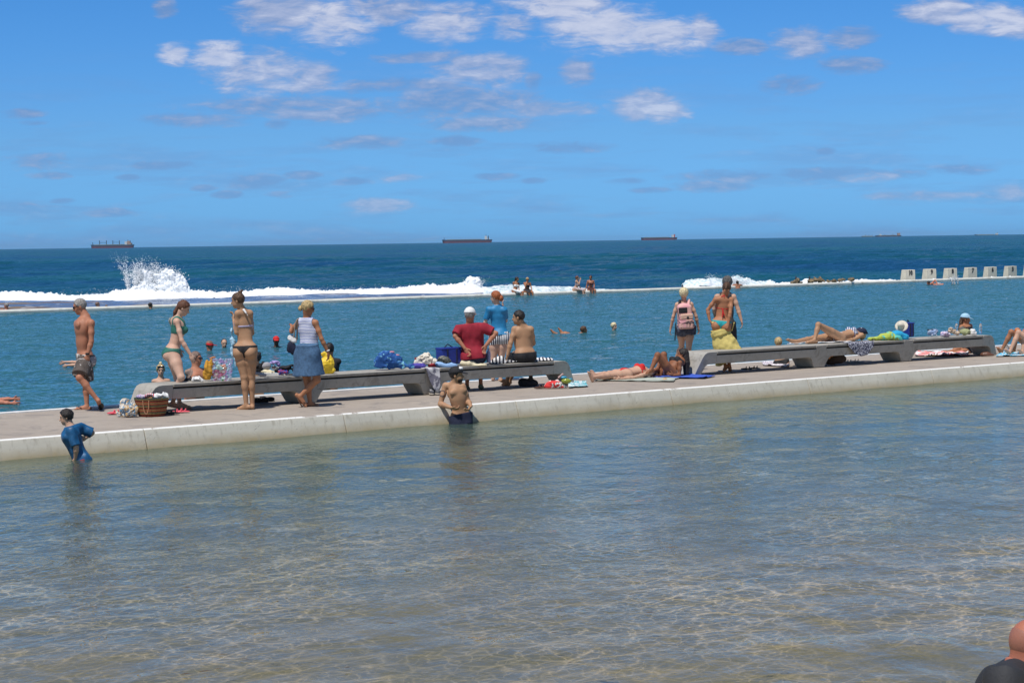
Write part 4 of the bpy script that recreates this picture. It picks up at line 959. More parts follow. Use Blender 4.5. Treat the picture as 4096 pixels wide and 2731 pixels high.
    def shorts(s, mt, frac=.75, r0=.105, r1=.105, waist=.10, off=.012, name='shorts', noise=(.006, 9)):
        pr = [p for p, _ in s.B]
        for a in 'lr':
            if 'k' + a in s.P: pr.append(Frus(s.P['hip' + a], s.P['hip' + a] + (s.P['k' + a] - s.P['hip' + a]) * frac, r0 * s.k, r1 * s.k))
        def fn(P): return s.loc(P, s.P['pelvis'], (s.Hr, s.Hf, s.up))[2] - waist * s.k
        return s.blob(name, pr, mt, s.h, .05 * s.k, noise, fn=fn, off=off)
def gy(fr, x, y, z=0.0): return onz(fr, x, y, z).y
def cm(name, c, **k): return mat(name, c, k.pop('rough', .85), k.pop('var', .12), k.pop('vscale', 14), k.pop('bump', .3), k.pop('bscale', 90), **k)
M_green = cm('green_swim', (.03, .16, .12), rough=.6); M_denim = cm('denim', (.06, .13, .24), var=.3, vscale=25, bump=.5); M_redshirt = cm('red_jersey', (.30, .012, .03), var=.15); M_bluerash = cm('blue_rash', (.015, .20, .42), rough=.55)
M_navyrash = cm('navy_rash', (.01, .09, .22), rough=.45, var=.3); M_white = cm('white_cloth', (.78, .77, .76)); M_red = cm('red_cloth', (.60, .02, .02)); M_teal = cm('teal_cloth', (.02, .35, .38))
M_yellow = cm('yellow_cloth', (.62, .50, .16)); M_navy = cm('navy_cloth', (.012, .016, .045)); M_grey = cm('grey_cloth', (.35, .34, .36)); M_lblue = cm('light_blue_cloth', (.36, .58, .74)); M_charcoal = cm('charcoal_cloth', (.035, .035, .04))
def stripes(name, ca, cb, freq, axis=2, duty=.5, wob=0.0, rough=.85, thresh=None):
    def pat(t, tc, col):
        v = tc if not wob else t.vmath('ADD', tc, t.scalevec(t.noise(tc, 6, 2), (wob, wob, wob)))
        sp = t.node('ShaderNodeSeparateXYZ'); t.set(sp.inputs[0], v)
        m = t.math('GREATER_THAN', t.math('FRACT', t.math('MULTIPLY', sp.outputs[axis], freq)), duty)
        return t.mix(m, ca, cb)
    return mat(name, ca, rough, .1, 14, .3, 80, pattern=pat)
def spots(name, ca, cb, scale, th=.5, cc=None, rough=.85):
    def pat(t, tc, col):
        c = t.mix(t.maprange(t.noise(tc, scale, 4, .6, .8), th - .02, th + .02, 0, 1), ca, cb)
        if cc: c = t.mix(t.maprange(t.noise(tc, scale * .7 + 3, 3, .6, 1.5), th + .05, th + .08, 0, 1), c, cc)
        return c
    return mat(name, ca, rough, .1, 14, .3, 80, pattern=pat)
M_stripeblue = stripes('blue_white_stripe', (.12, .17, .48), (.80, .80, .84), 42, 2, .42, .02); M_bwstripe = stripes('black_white_bars', (.015, .015, .03), (.80, .78, .76), 16, 0, .45)
M_board = spots('brown_board', (.075, .06, .052), (.10, .08, .07), 6, .5, (.55, .52, .50)); M_boardw = spots('grey_white_panel', (.30, .29, .32), (.03, .025, .03), 5, .58, (.7, .68, .68))
# ---- people on the walkway
def man_walking():
    p = Person('grey haired shirtless man in sunglasses and brown board shorts walking left', '1', gy('1', 660, 1050), dict(head=(626, 246), neck=(688, 322), pelvis=(668, 640), sl=(716, 378, -.17), sr=(660, 372, .17),
        el=(716, 520, -.20), wl=(686, 625, -.24), hl=(686, 695, -.24), er=(672, 510, .24), wr=(640, 625, .16), hr=(622, 690, .14), kl=(624, 805, '-'), al=(762, 975, '-'), tl=(790, 1040, 0), kr=(672, 850, '+'), ar=(682, 1030, .10), tr=(606, 1048, .06)),
        yaw=-112, head=(-98, 16), sk='ruddy', eyes=False, mus=1.12, fat=1.15)
    p.hair('grey', off=.009, low=-.06, front=.7); p.shades(); p.shorts(M_board, .86, .108, .122, .045)
    s = p; c = p.P['pelvis']
    s.blob('waist_cord', [Ell(c + p.up * .045, (.155, .125, .018), (p.Hr, p.Hf, p.up))], M_white, noise=(.004, 14))
    s.wear('shorts_panel', M_boardw, lambda r, f, u: np.maximum(np.maximum(f + .01, u - .03), -.33 - u), 'pelvis', .028, src='core')
    s.blob('watch', [Frus(p.P['wl'] - A_([0, 0, -.025]), p.P['wl'] - A_([0, 0, .0]), .033, .033)], M_black)
    p.flipflop('l'); p.flipflop('r')
man_walking()
def green_woman():
    p = Person('auburn haired woman in a green bikini bending towards the things on the bench', '2', gy('2', 330, 1288), dict(head=(322, 318), neck=(248, 396), pelvis=(212, 745), sl=(210, 440, .15), sr=(262, 452, -.15),
        er=(306, 632, -.22), wr=(392, 770, -.22), hr=(420, 840, -.22), el=(252, 640, .18), wl=(280, 716, .16), hl=(294, 765, .16), kr=(300, 985, '-'), ar=(215, 1238, -.12), tr=(292, 1276, -.12), kl=(262, 985, '+'), al=(285, 1240, .12), tl=(380, 1276, .1)),
        yaw=75, head=(80, 26), sk='fair', fem=True, eyes=True, k=1.0, fat=1.12)
    p.hair('auburn', off=.012, low=-.075, extra=(((0, -.08, .0), (.02, -.10, -.12), .036, .024), ((.02, -.10, -.12), (-.05, -.03, -.30), .022, .013)))
    p.briefs(M_green, 'brief'); p.wear('bikini_top', M_green, lambda r, f, u: np.maximum(-(u + .27), np.minimum(u + .14, np.maximum(u, .07 - np.abs(r)) * 1 if True else 0)) if False else np.maximum(-(u + .27), np.minimum(u + .14, np.maximum(u - .02, np.abs(np.abs(r) - .085) - .022))), 'neck')
    return p
green_woman()
def black_bikini_woman():
    p = Person('tanned woman with a topknot in a black bikini bottom standing with her back turned', '2', gy('2', 920, 1290), dict(head=(848, 245), neck=(900, 345), pelvis=(920, 720), sl=(846, 372, -.02), sr=(966, 370, .05),
        el=(836, 555, .0), wl=(808, 430, .13), hl=(806, 395, .16), er=(985, 560, .30), wr=(880, 500, .36), kl=(910, 985, 0), al=(928, 1255, .0), tl=(856, 1292, .05), kr=(978, 985, .05), ar=(987, 1255, .05), tr=(990, 1283, .17)),
        yaw=-14, hyaw=10, head=(-78, 6), sk='olive', fem=True, k=1.03, fat=1.04)
    p.hair('brown', off=.010, low=-.075, extra=(((0, -.055, .115), (.026, .03, .026)), ((0, -.04, .13), (.0, -.10, .15), .022, .012)))
    p.briefs(M_black, 'thong'); p.wear('bikini_top', cm('lilac_stripe', (.45, .40, .55)), lambda r, f, u: np.maximum(np.abs(u + .235) - .014 - np.where(f > .05, .05, 0), -9 + 0 * r), 'neck')
    s = p; s.blob('halter_tie', [Cone(p.P['neck'] + A_([.0, -.05, .02]), p.P['neck'] + A_([.05, -.075, -.03]), .008, .012), Cone(p.P['neck'] + A_([.02, -.05, .03]), p.P['neck'] + A_([.08, -.07, -.08]), .010, .006)], M_white)
    return p
bw = black_bikini_woman()
def striped_woman():
    p = Person('blonde woman in a striped sleeveless top and denim skirt walking right with a shoulder bag', '2', gy('2', 1540, 1262), dict(head=(1522, 318), neck=(1508, 418), pelvis=(1525, 760), sl=(1436, 450, .06), sr=(1600, 462, -.04),
        er=(1655, 615, -.06), wr=(1718, 745, -.02), hr=(1726, 808, 0), el=(1366, 545, .14), wl=(1368, 500, .30), kl=(1520, 1030, '-'), al=(1545, 1232, .05), tl=(1612, 1262, .10), kr=(1612, 1010, -.1), ar=(1452, 1165, -.10), tr=(1500, 1255, -.08)),
        yaw=22, hyaw=28, head=(72, 14), sk='tan', fem=True, k=1.0, fat=1.18)
    p.hair('blonde', off=.012, low=-.075, extra=(((-.03, -.11, -.03), (.04, .036, .045)),)); p.shades()
    p.shirt(M_stripeblue, hem=.03, tank=True, off=.016, name='striped_top')
    c = p.P['pelvis']; mid = (p.P['kl'] + p.P['kr']) / 2; hem = w3('2', 1531, 955, c[1] - .0)
    p.blob('denim_skirt', [Frus(c + p.up * .10 - p.Hf * .02, hem, .165, .25, .92, p.Hf)] + [q for q, _ in p.B], M_denim, k=.05, noise=(.006, 7), off=.014)
    p.blob('bracelet', [Frus(p.P['wr'] + A_([-.005, 0, .03]), p.P['wr'] + A_([0, 0, .015]), .034, .034)], M_white)
    p.flipflop('r', mat('brown_rubber', (.10, .05, .035), .6)); p.flipflop('l', mat('brown_rubber2', (.10, .05, .035), .6))
    return p
sw_ = striped_woman()

def red_shirt_man():
    Y = gy('x', 1893, 1567) + .30
    p = Person('man in a dark red shirt and white cap sitting on the left bench', '3', Y, dict(head=(1128, 378), neck=(1128, 462), pelvis=(1160, 752), sl=(1034, 502), sr=(1258, 498), el=(990, 575, -.08), wl=(1080, 690, -.13), hl=(1118, 745, -.14),
        er=(1372, 548, -.04), wr=(1280, 660, -.10), hr=(1258, 722, -.12), thl=(0, 0, 1), thr=(0, 0, 1), kl=(1115, 775, '+'), al=(1100, 1040, .42), kr=(1225, 770, '+'), ar=(1230, 1030, .42)), yaw=4, head=(20, 6), sk='ruddy', fat=1.18, k=1.02)
    p.hair('grey', low=-.05, front=.5); p.cap(M_white, M_white); p.shirt(M_redshirt, hem=-.06, sleeve=.62, off=.03, noise=(.009, 8), name='jersey'); p.shorts(M_navy, .8, .105, .11, .05)
    for sd in 'lr':
        an, to, hl, so, fd = p.feet[sd]; p.blob('shoe', [Cone(hl, to + fd * .04, .044, .040)], cm('shoe' + sd, (.12, .14, .10)))
red_shirt_man()
def red_hair_woman():
    p = Person('red haired woman in a blue rash shirt and striped swim bottoms standing behind the bench', '3', gy('3', 1370, 990), dict(head=(1370, 208), neck=(1385, 285), pelvis=(1405, 578), sl=(1312, 325), sr=(1446, 328), el=(1272, 445, .04), wl=(1302, 490, .26),
        er=(1466, 430, .12), wr=(1444, 305, .26), hr=(1432, 262, .26), kl=(1345, 800, .0), al=(1344, 958, 0), kr=(1418, 800, .02), ar=(1416, 955, .05)), yaw=2, head=(-62, 4), sk='fair', fem=True, k=.95, fat=1.14)
    p.hair('red', off=.013, low=-.075, extra=(((.02, -.11, -.03), (.05, .045, .06)),)); p.shirt(M_bluerash, hem=.03, sleeve=.72, off=.010, name='rash_shirt'); p.briefs(stripes('bottom_stripe', (.012, .012, .04), (.8, .8, .8), 26, 0, .5), 'trunk')
red_hair_woman()
def seated_shirtless():
    p = Person('shirtless dark haired man in black shorts sitting on a checked towel with his back turned', '3', gy('x', 2090, 1553) + .30, dict(head=(1586, 398), neck=(1628, 470), pelvis=(1645, 745), sl=(1548, 512), sr=(1702, 512), el=(1510, 640, -.08), wl=(1482, 752, -.10), hl=(1466, 800, -.05),
        er=(1725, 640, .12), wr=(1650, 700, .35), kl=(1528, 765, '+'), al=(1476, 1000, .50), tl=(1420, 990, .50), kr=(1610, 762, '+'), ar=(1500, 1000, .66), tr=(1450, 1030, .55)), yaw=-10, hyaw=-25, head=(-72, 2), sk='olive', fat=1.16, k=1.02, mus=1.05, curl=.2)
    p.hair('dark', off=.008, low=-.07, front=.8); p.shorts(M_black, .8, .105, .12, .035)
seated_shirtless()
def leaning_man():
    p = Person('shirtless man in a black cap standing in the near pool against the kerb', '3', gy('x', 1860, 1693, -.27), dict(head=(1002, 940), neck=(972, 1024, .06), pelvis=(1040, 1318), sr=(898, 1042, .06), sl=(1062, 1050, .0), er=(850, 1212, .02), wr=(948, 1246, -.16), hr=(1020, 1272, -.2),
        el=(1112, 1190, .02), wl=(1138, 1232, -.14), hl=(1112, 1272, -.2), kl=(1080, 1510, -.05), al=(1075, 1690, .05), kr=(1025, 1510, -.1), ar=(1015, 1690, .0)), yaw=158, head=(100, -2), sk='olive', fat=.90, k=1.0, mus=.88, eyes=False, curl=.8)
    p.hair('dark', low=-.07); p.cap(M_black, M_black, tilt=.1); p.shorts(M_navy, .85, .10, .115, .02, name='swim_shorts')
    p.blob('cap_front', [Ell(p.hp(0, .062, .098), A_([.05, .045, .028]), p.hf)], M_white)
    p.blob('beard', [Ell(p.hp(0, .040, -.075), A_([.057, .056, .050]), p.hf)], HR['dark'])
    for n, (a, b) in dict(t=('sr', 'er')).items(): p.wear('tattoo', mat('ink', (.10, .07, .065), .6), lambda r, f, u: np.abs(np.sqrt(r ** 2 + f ** 2 + u ** 2) - .045) - .012, p.P['sr'] * .6 + p.P['er'] * .4 + A_([-.02, -.05, 0]), .0015, src='full', rad=.12)
leaning_man()
def boy():
    p = Person('dark haired boy in a wet blue long rash shirt standing in the near pool', '1', gy('1', 640, 1440, -.27), dict(head=(520, 1112), neck=(566, 1182), pelvis=(640, 1440), sl=(560, 1222, -.11), sr=(630, 1200, .13), el=(598, 1350, -.17), wl=(592, 1432, -.13), hl=(590, 1490, -.1),
        er=(722, 1236, .16), wr=(676, 1272, .12), hr=(640, 1290, .1), kl=(615, 1580, -.1), al=(660, 1720, -.05), kr=(640, 1590, .08), ar=(690, 1720, .1)), yaw=-108, head=(-96, 10), sk='pink', k=.84, fat=1.06, eyes=True)
    p.hair('dark', off=.014, low=-.065, front=.75); p.shirt(M_navyrash, hem=-.06, sleeve=.86, off=.020, noise=(.010, 9), name='rash_shirt'); p.shorts(cm('red_trunks', (.30, .03, .04)), .8, .09, .10, .0)
boy()
def backpack_woman():
    p = Person('short haired blonde woman in dark denim shorts walking away with a pink backpack', '4', gy('4', 1290, 1222), dict(head=(1240, 356), neck=(1246, 446), pelvis=(1262, 742), sl=(1164, 482), sr=(1326, 478), el=(1122, 615, 0), wl=(1090, 755, .05), hl=(1078, 815, .08),
        er=(1380, 612, 0), wr=(1406, 740, .05), hr=(1420, 795, .08), kl=(1216, 955, '+'), al=(1142, 1118, '+'), tl=(1120, 1150, .6), kr=(1296, 985, .0), ar=(1290, 1195, .0)), yaw=-6, head=(4, 0), sk='pink', fem=True, k=.94, fat=1.08)
    p.hair('pale', off=.022, low=-.085, front=.8, noise=(.006, 45)); p.shorts(spots('dark_denim', (.05, .055, .085), (.10, .11, .15), 20), .28, .115, .12, .06)
    p.wear('halter_top', M_black, lambda r, f, u: np.maximum(np.abs(u + .24) - .05, -9 + 0 * r), 'neck')
    return p
bp_ = backpack_woman()
def teal_woman():
    p = Person('tanned woman in a red and turquoise bikini pulling up a yellow wrap', '4', gy('4', 1750, 1240), dict(head=(1730, 296), neck=(1702, 372), pelvis=(1668, 700), sl=(1600, 425, 0), sr=(1784, 425, 0), el=(1514, 540, .02), wl=(1534, 655, -.02), hl=(1580, 735, -.06),
        er=(1768, 580, -.10), wr=(1748, 690, -.13), hr=(1748, 745, -.13), kl=(1665, 960, -.04), al=(1718, 1185, 0), tl=(1700, 1225, .0), kr=(1725, 960, .04), ar=(1765, 1200, .05)), yaw=8, head=(12, 32), sk='tan', fem=True, k=1.0, fat=1.08, curl=.9)
    p.hair('brown', off=.012, low=-.075, extra=(((0, -.09, .02), (0, -.11, -.05), .035, .02),)); p.briefs(M_teal, 'thong'); p.wear('bikini_top', M_red, lambda r, f, u: np.maximum(np.abs(u + .26) - .007 - np.where(f > .05, .05, 0), -9 + 0 * r), 'neck')
    n = p.P['neck'] - p.Fv * .035; c = n - p.up * .26 - p.Fv * .05
    p.blob('ties', [Cone(n, n - A_([.05, 0, .03]), .007, .012), Cone(n, n + A_([.05, 0, -.01]), .007, .012), Cone(n, n + A_([.0, -.02, -.05]), .007, .006), Cone(c, c - A_([.01, .02, .16]), .008, .010), Cone(c, c + A_([.03, -.02, -.13]), .008, .010)], M_red, .006)
    c = p.P['pelvis']; hem = w3('4', 1770, 1120, p.Y0)
    p.blob('yellow_wrap', [Frus(c - p.up * .14, c - p.up * .2 + A_([.02, 0, 0]), .175, .19, .9, p.Hf), Frus(c - p.up * .18, hem, .185, .31, .75, p.Hf), Cone(w3('4', 1575, 690, p.Y0 - .05), w3('4', 1600, 760, p.Y0), .018, .035), Cone(w3('4', 1815, 690, p.Y0 - .05), w3('4', 1790, 770, p.Y0), .022, .035)], M_yellow, k=.04, noise=(.020, 8))
teal_woman()
def grey_man():
    p = Person('grey haired man in a dark tank top, mostly hidden behind the yellow wrap woman', '4', gy('4', 1800, 1148), dict(head=(1738, 232), neck=(1716, 340), pelvis=(1715, 700), sl=(1618, 392), sr=(1810, 392), er=(1858, 530, -.02), wr=(1896, 655, -.05), hr=(1914, 720, -.05),
        el=(1588, 530, .06), wl=(1598, 620, .2), kl=(1690, 900, .0), al=(1700, 1105, 0), kr=(1770, 905, .05), ar=(1800, 1105, .05)), yaw=6, head=(10, 4), sk='pink', k=1.03, fat=1.1)
    p.hair('silver', off=.026, low=-.075, noise=(.010, 38), front=.8); p.shirt(M_charcoal, hem=-.04, tank=True, name='tank_top'); p.shorts(M_black, .85, .11, .125, .06)
    for sd in 'lr': an, to, hl, so, fd = p.feet[sd]; p.blob('shoe', [Cone(hl, to + fd * .04, .044, .040)], M_black)
grey_man()
BZ = A_([-.6, .8, 0])
def lying_red():
    p = Person('dark haired woman in a red bikini lying on her back on a pale towel', '4', 38, dict(base=onz('4', 600, 1338, 0), head=(905, 1258, 'p0.25'), neck=(826, 1272, 'p0.22'), pelvis=(560, 1276, 'p0.22'), el=(650, 1318, 'p0.02'), wl=(520, 1325, 'p0.02'), hl=(450, 1325, 'p0.02'),
        er=(700, 1258, 'p0.45'), wr=(610, 1250, 'p0.42'), kl=(372, 1288, 'p0.14'), al=(202, 1308, 'p0.14'), tl=(165, 1262, 'p0.14'), kr=(392, 1268, 'p0.32'), ar=(225, 1280, 'p0.32'), tr=(198, 1248, 'p0.34')), roll=BZ, head=(-90, -75), sk='pink', fem=True, k=.98, fat=1.06)
    p.hair('auburn', off=.014, low=-.09, extra=(((-.02, -.06, -.02), (.08, .06, .09)), ((0, -.08, .06), (-.02, -.085, .22), .055, .03))); p.briefs(M_red, 'bikini')
    p.wear('bikini_top', M_red, lambda r, f, u: np.maximum(np.abs(u + .215) - .055, np.minimum(np.abs(u + .25) - .008, -(f - .09))), 'neck')
lying_red()
def reclining():
    p = Person('long haired tanned woman in a black bikini top propped on her elbows', '4', 38, dict(base=onz('4', 1190, 1306, 0), head=(1228, 1050, 'p0.22'), neck=(1240, 1125, 'p0.24'), pelvis=(1062, 1258, 'p0.20'), sl=(1195, 1145, 'p0.06'), sr=(1290, 1125, 'p0.42'), el=(1190, 1285, 'p0.03'), wl=(1125, 1290, 'p0.0'), hl=(1070, 1272, 'p0.03'),
        er=(1350, 1262, 'p0.42'), wr=(1362, 1288, 'p0.25'), kl=(942, 1056, 'p0.12'), al=(866, 1222, 'p0.12'), tl=(832, 1250, 'p0.12'), kr=(1012, 1050, 'p0.34'), ar=(940, 1205, 'p0.34'), tr=(900, 1230, 'p0.34')), roll=BZ, head=(-72, -8, (.18, .1, 1)), sk='brown', fem=True, k=.98, fat=1.04)
    p.hair('dark', off=.014, low=-.09, extra=(((0, -.05, .02), (.0, -.10, -.15), .07, .07), ((0, -.10, -.15), (.0, -.14, -.44), .07, .045))); p.briefs(spots('pink_pattern', (.6, .12, .14), (.75, .6, .55), 30), 'bikini')
    p.wear('bikini_top', M_black, lambda r, f, u: np.maximum(np.abs(u + .205) - .06, np.minimum(np.abs(u + .25) - .01, -(f - .07))), 'neck')
reclining()
def bench_sunbather():
    p = Person('woman in a white bikini lying on the right bench with one knee raised', 'g', 40, dict(base=onz('g', 900, 337, .432), head=(1425, 205, 'p0.30'), neck=(1370, 238, 'p0.26'), pelvis=(1085, 255, 'p0.20'), el=(1318, 282, 'p0.05'), wl=(1215, 294, 'p0.04'), hl=(1160, 300, 'p0.04'),
        er=(1330, 245, 'p0.46'), wr=(1230, 252, 'p0.46'), kl=(808, 68, 'p0.12'), al=(752, 290, 'p0.07'), tl=(655, 322, 'p0.07'), kr=(740, 262, 'p0.32'), ar=(480, 306, 'p0.30'), tr=(372, 285, 'p0.30')), roll=BZ, head=(-90, -80), sk='olive', fem=True, k=.98, fat=1.06)
    p.hair('blonde', off=.014, low=-.09, extra=(((0, -.08, .0), (.0, -.09, .09), .05, .03),)); p.briefs(M_white, 'bikini')
    p.wear('bikini_top', stripes('top_stripe', (.06, .09, .22), (.8, .8, .82), 30, 0, .6), lambda r, f, u: np.maximum(np.abs(u + .205) - .06, np.minimum(np.abs(u + .25) - .01, -(f - .07))), 'neck')
    return p
bs_ = bench_sunbather()
def blue_cap_woman():
    Y = gy('h', 1100, 905) + .1
    p = Person('woman in a pale blue cap and black top sitting behind the right bench', 'h', Y, dict(head=(1242, 268), neck=(1218, 362, .05), pelvis=(1290, 850, .0), er=(1120, 520, -.05), wr=(1210, 500, -.22), el=(1350, 520, .05), wl=(1260, 470, -.2), kr=(1110, 830, -.15), ar=(905, 905, -.1), tr=(855, 885, -.1), kl=(1180, 890, '-'), al=(960, 915, -.2)),
        yaw=140, head=(98, 6), sk='tan', fem=True, k=.98)
    p.hair('brown', off=.012, low=-.09, extra=(((0, -.08, -.03), (.02, -.10, -.20), .05, .04),)); p.cap(M_lblue, M_lblue); p.wear('bikini_top', M_black, lambda r, f, u: np.abs(u + .17) - .10, 'neck'); p.briefs(M_black, 'brief')
blue_cap_woman()
def knees(label, kx, sk, k1, a1, k2, a2, pel, neck, Yc, suit):
    p = Person(label, 'h', Yc, dict(head=(neck[0] + 100, neck[1] - 90), neck=neck, pelvis=pel, kl=k1, al=a1, kr=k2, ar=a2, el=(neck[0] + 120, neck[1] + 160, -.15), wl=(neck[0] + 100, neck[1] + 300, -.2), er=(neck[0] + 160, neck[1] + 150, .2), wr=(neck[0] + 150, neck[1] + 290, .2)), roll=BZ, head=(-90, -20, (.2, .1, 1)), sk=sk, fem=True)
    p.hair('brown'); p.briefs(suit, 'brief'); p.wear('bikini_top', suit, lambda r, f, u: np.abs(u + .2) - .06, 'neck')
Yk = gy('h', 2150, 950)
knees('pale legged sunbather with raised knees sitting at the right edge of the photo', 0, 'pink', (2248, 520, 0), (2075, 900, -.1), (2375, 505, .12), (2325, 905, .0), (2680, 850, .1), (3020, 420, .3), Yk, M_red)
knees('orange tanned sunbather with raised knees behind the pale legged one', 0, 'tan', (2110, 510, .35), (1925, 870, .40), (2225, 480, .5), (2160, 880, .5), (2520, 850, .6), (2880, 420, .8), Yk, cm('orange_suit', (.7, .2, .05)))
def small_blonde():
    p = Person('blonde girl sitting on the deck behind the right bench, seen through the gap under it', 'g', gy('g', 200, 655), dict(head=(228, 325), neck=(236, 385), pelvis=(275, 615), el=(200, 520, .05), wl=(215, 620, .0), er=(300, 500, .1), wr=(330, 600, .1), kl=(230, 600, '+'), kr=(330, 600, '+')), yaw=10, head=(-5, 0), sk='olive', fem=True, k=.85)
    p.hair('blonde', off=.016, low=-.09); p.briefs(M_black, 'brief'); p.wear('bikini_top', M_black, lambda r, f, u: np.abs(u + .25) - .012, 'neck')
small_blonde()

# ---- in the main pool
def swim(label, fr, x, y, Y, face, hair, sk, pitch=0, body=None, wear=None, k=1.0, h=.012, fem=False, J=None, torso=None, lean=(0, 0), **kw):
    hd = w3(fr, x, y, Y); _, F, U = dirs(face, 0); by = torso if torso is not None else face; nk = hd - UPW * .165 * k - F * .03 * k - A_([lean[0], lean[1], 0]); pe = nk - UPW * .50 * k - A_([lean[0], lean[1], 0]) * 2
    d = dict(head=hd, neck=nk, pelvis=pe); d.update(J or {})
    p = Person(label, fr, Y, d, yaw=by, head=(face, pitch), sk=sk, fem=fem, k=k, h=h, hands=J is not None, **kw)
    if hair: p.hair(hair, off=.010 if not fem else .014, low=-.065 if not fem else -.09)
    if wear: p.wear('swim_shirt', wear, lambda r, f, u: u - .005, 'neck', .008)
    return p
def yw(fr, x, y): return gy(fr, x, y, ZM)
p = swim('swimmer in a red sun visor with cropped grey hair', 'd', 592, 608, yw('d', 592, 742), 72, 'stub', 'ruddy', 12, wear=M_bluerash)
p.blob('visor_band', [Frus(p.hp(0, 0, .015), p.hp(0, 0, .055), .112, .105)], M_red, .009); p.blob('visor_peak', [Ell(p.hp(0, .13, .03), (.07, .085, .010), p.hf)], M_red, .007)
p = swim('bearded balding swimmer in a navy shirt beside the red visor', 'd', 945, 562, yw('d', 945, 668), 158, None, 'pink', 4, wear=M_navy, eyes=True)
p.hair('dark', low=-.05, front=.35, line=-.02); p.blob('beard', [Ell(p.hp(0, .045, -.088), (.055, .06, .045), p.hf)], HR['brown'])
p = swim('dark skinned swimmer in a bright red cap and black shirt', 'e', 775, 178, yw('e', 775, 306), 172, 'dark', 'dark', 0, wear=M_black); p.cap(M_red, M_red)
p = swim('tattooed bald man in wraparound sunglasses standing in the main pool by the bench', '2', 442, 806, 34.3, 108, 'stub', 'ruddy', 0, torso=135, h=.010, mus=1.15, fat=1.2); p.shades()
p.wear('tattoo', spots('ink_skin', (.34, .22, .17), (.20, .15, .13), 14), lambda r, f, u: np.sqrt(r ** 2 + f ** 2 + u ** 2) - .12, p.P['sr'], .003, src='full', rad=.2)
p = swim('smiling girl with a blonde topknot in the main pool beyond the bench end', '2', 103, 918, 37, 165, 'blonde', 'pink', 0, fem=True, eyes=True, h=.010, k=.92); p.blob('topknot', [Ell(p.hp(0, 0, .145), (.03, .03, .035), p.hf)], HR['pale'])
p.blob('sunglasses', [Ell(p.hp(sg * .04, .075, .075), (.035, .02, .02), p.hf) for sg in (-1, 1)], M_lens, .007)
p = swim('dark haired man with goggles pushed up, half hidden behind the woman in the black bikini', '2', 1012, 806, 35, -112, 'dark', 'olive', 0, torso=-130, h=.010); p.blob('goggle_strap', [Frus(p.hp(0, -.01, .045), p.hp(0, 0, .06), .112, .108)], M_black, .008)
p = swim('black haired bather behind the yellow bag', '2', 1733, 718, 37, 10, 'dark', 'tan', 0, wear=M_black)
Yf = yw('3', 2200, 546)
p = swim('brown haired woman floating with her feet out of the water', '3', 2200, 516, Yf, 82, 'brown', 'tan', -6, fem=True, J=dict(neck=w3('3', 2165, 552, Yf), pelvis=w3('3', 2040, 570, Yf), kl=w3('3', 1960, 572, Yf), al=w3('3', 1925, 545, Yf), tl=w3('3', 1893, 518, Yf), kr=w3('3', 2000, 572, Yf + .1), ar=w3('3', 1985, 540, Yf + .1), tr=w3('3', 1965, 505, Yf + .1)))
p = swim('pale blonde short haired swimmer treading water', '4', 444, 726, yw('4', 444, 772), 128, 'pale', 'pink', 0, fem=True, eyes=True)
Yg = yw('1', 50, 288)
swim('grey haired swimmer resting an arm on the outer wall at the left edge', '1', 50, 240, Yg, -82, 'grey', 'ruddy', 0, h=.016, torso=-40, J=dict(el=w3('1', 20, 272, Yg - .1), wl=w3('1', -10, 274, Yg), er=w3('1', 75, 280, Yg - .2)))
swim('balding swimmer by the outer wall right of the walking man', '1', 765, 232, yw('1', 765, 268), 62, 'stub', 'fair', 0, h=.016)
swim('dark haired swimmer beneath the splash by the outer wall', '1', 1180, 237, yw('1', 1180, 262), 75, 'dark', 'tan', 0, h=.016, fem=True)
swim('small child swimmer next to the balding one', '1', 835, 245, yw('1', 835, 264), 100, 'stub', 'pink', 0, h=.016, k=.55)
swim('smallest head bobbing near the outer wall between two swimmers', '1', 960, 250, yw('1', 960, 263), 60, 'stub', 'pink', 0, h=.016, k=.5)
Ya = yw('a', 1300, 578)
p = swim('front crawl swimmer with dark goggles below starting block nine', 'a', 1256, 545, Ya, 245, 'dark', 'red', 20, h=.014, J=dict(neck=w3('a', 1318, 556, Ya), pelvis=w3('a', 1560, 600, Ya), sl=w3('a', 1345, 555, Ya - .15), sr=w3('a', 1340, 545, Ya + .15), er=w3('a', 1412, 470, Ya + .1), wr=w3('a', 1445, 520, Ya + .0)))
tag(plume('a', 1480, 585, 160, 60, Ya, 260, 51, 'splash', '', -.3, 4, (.008, .03)), 'small splash at the crawl swimmer shoulder', 'splash', kind='stuff')
tag(plume('a', 1880, 580, 190, 300, Ya, 900, 52, 'splash', '', -.12, 6, (.008, .028)), 'tall thin splash kicked up in front of block eight', 'splash', kind='stuff')
Yw = wally(2950) - .1
swim('man resting both arms on the outer wall right of the grey haired man', '4', 1852, 232, Yw, 0, 'dark', 'ruddy', 0, h=.014, J=dict(neck=w3('4', 1852, 250, Yw - .05), pelvis=w3('4', 1855, 300, Yw), sl=w3('4', 1820, 256, Yw), sr=w3('4', 1885, 256, Yw), el=w3('4', 1795, 262, Yw + .1), er=w3('4', 1905, 262, Yw + .1)))
Yb = yw('1', 560, 720)
p = swim('swimmer on the back with both arms stretched out, body hidden behind the walking man', '1', 700, 712, Yb, -90, 'brown', 'pink', -60, J=dict(neck=w3('1', 672, 708, Yb), pelvis=w3('1', 700, 715, Yb + .5), sl=w3('1', 640, 712, Yb - .1), sr=w3('1', 645, 698, Yb + .15), el=w3('1', 585, 706, Yb - .1), wl=w3('1', 530, 708, Yb - .1), hl=w3('1', 490, 722, Yb - .1), er=w3('1', 590, 684, Yb + .15), wr=w3('1', 510, 682, Yb + .15), hr=w3('1', 460, 700, Yb + .15)), curl=.7)
Yc_ = yw('1', 60, 1005)
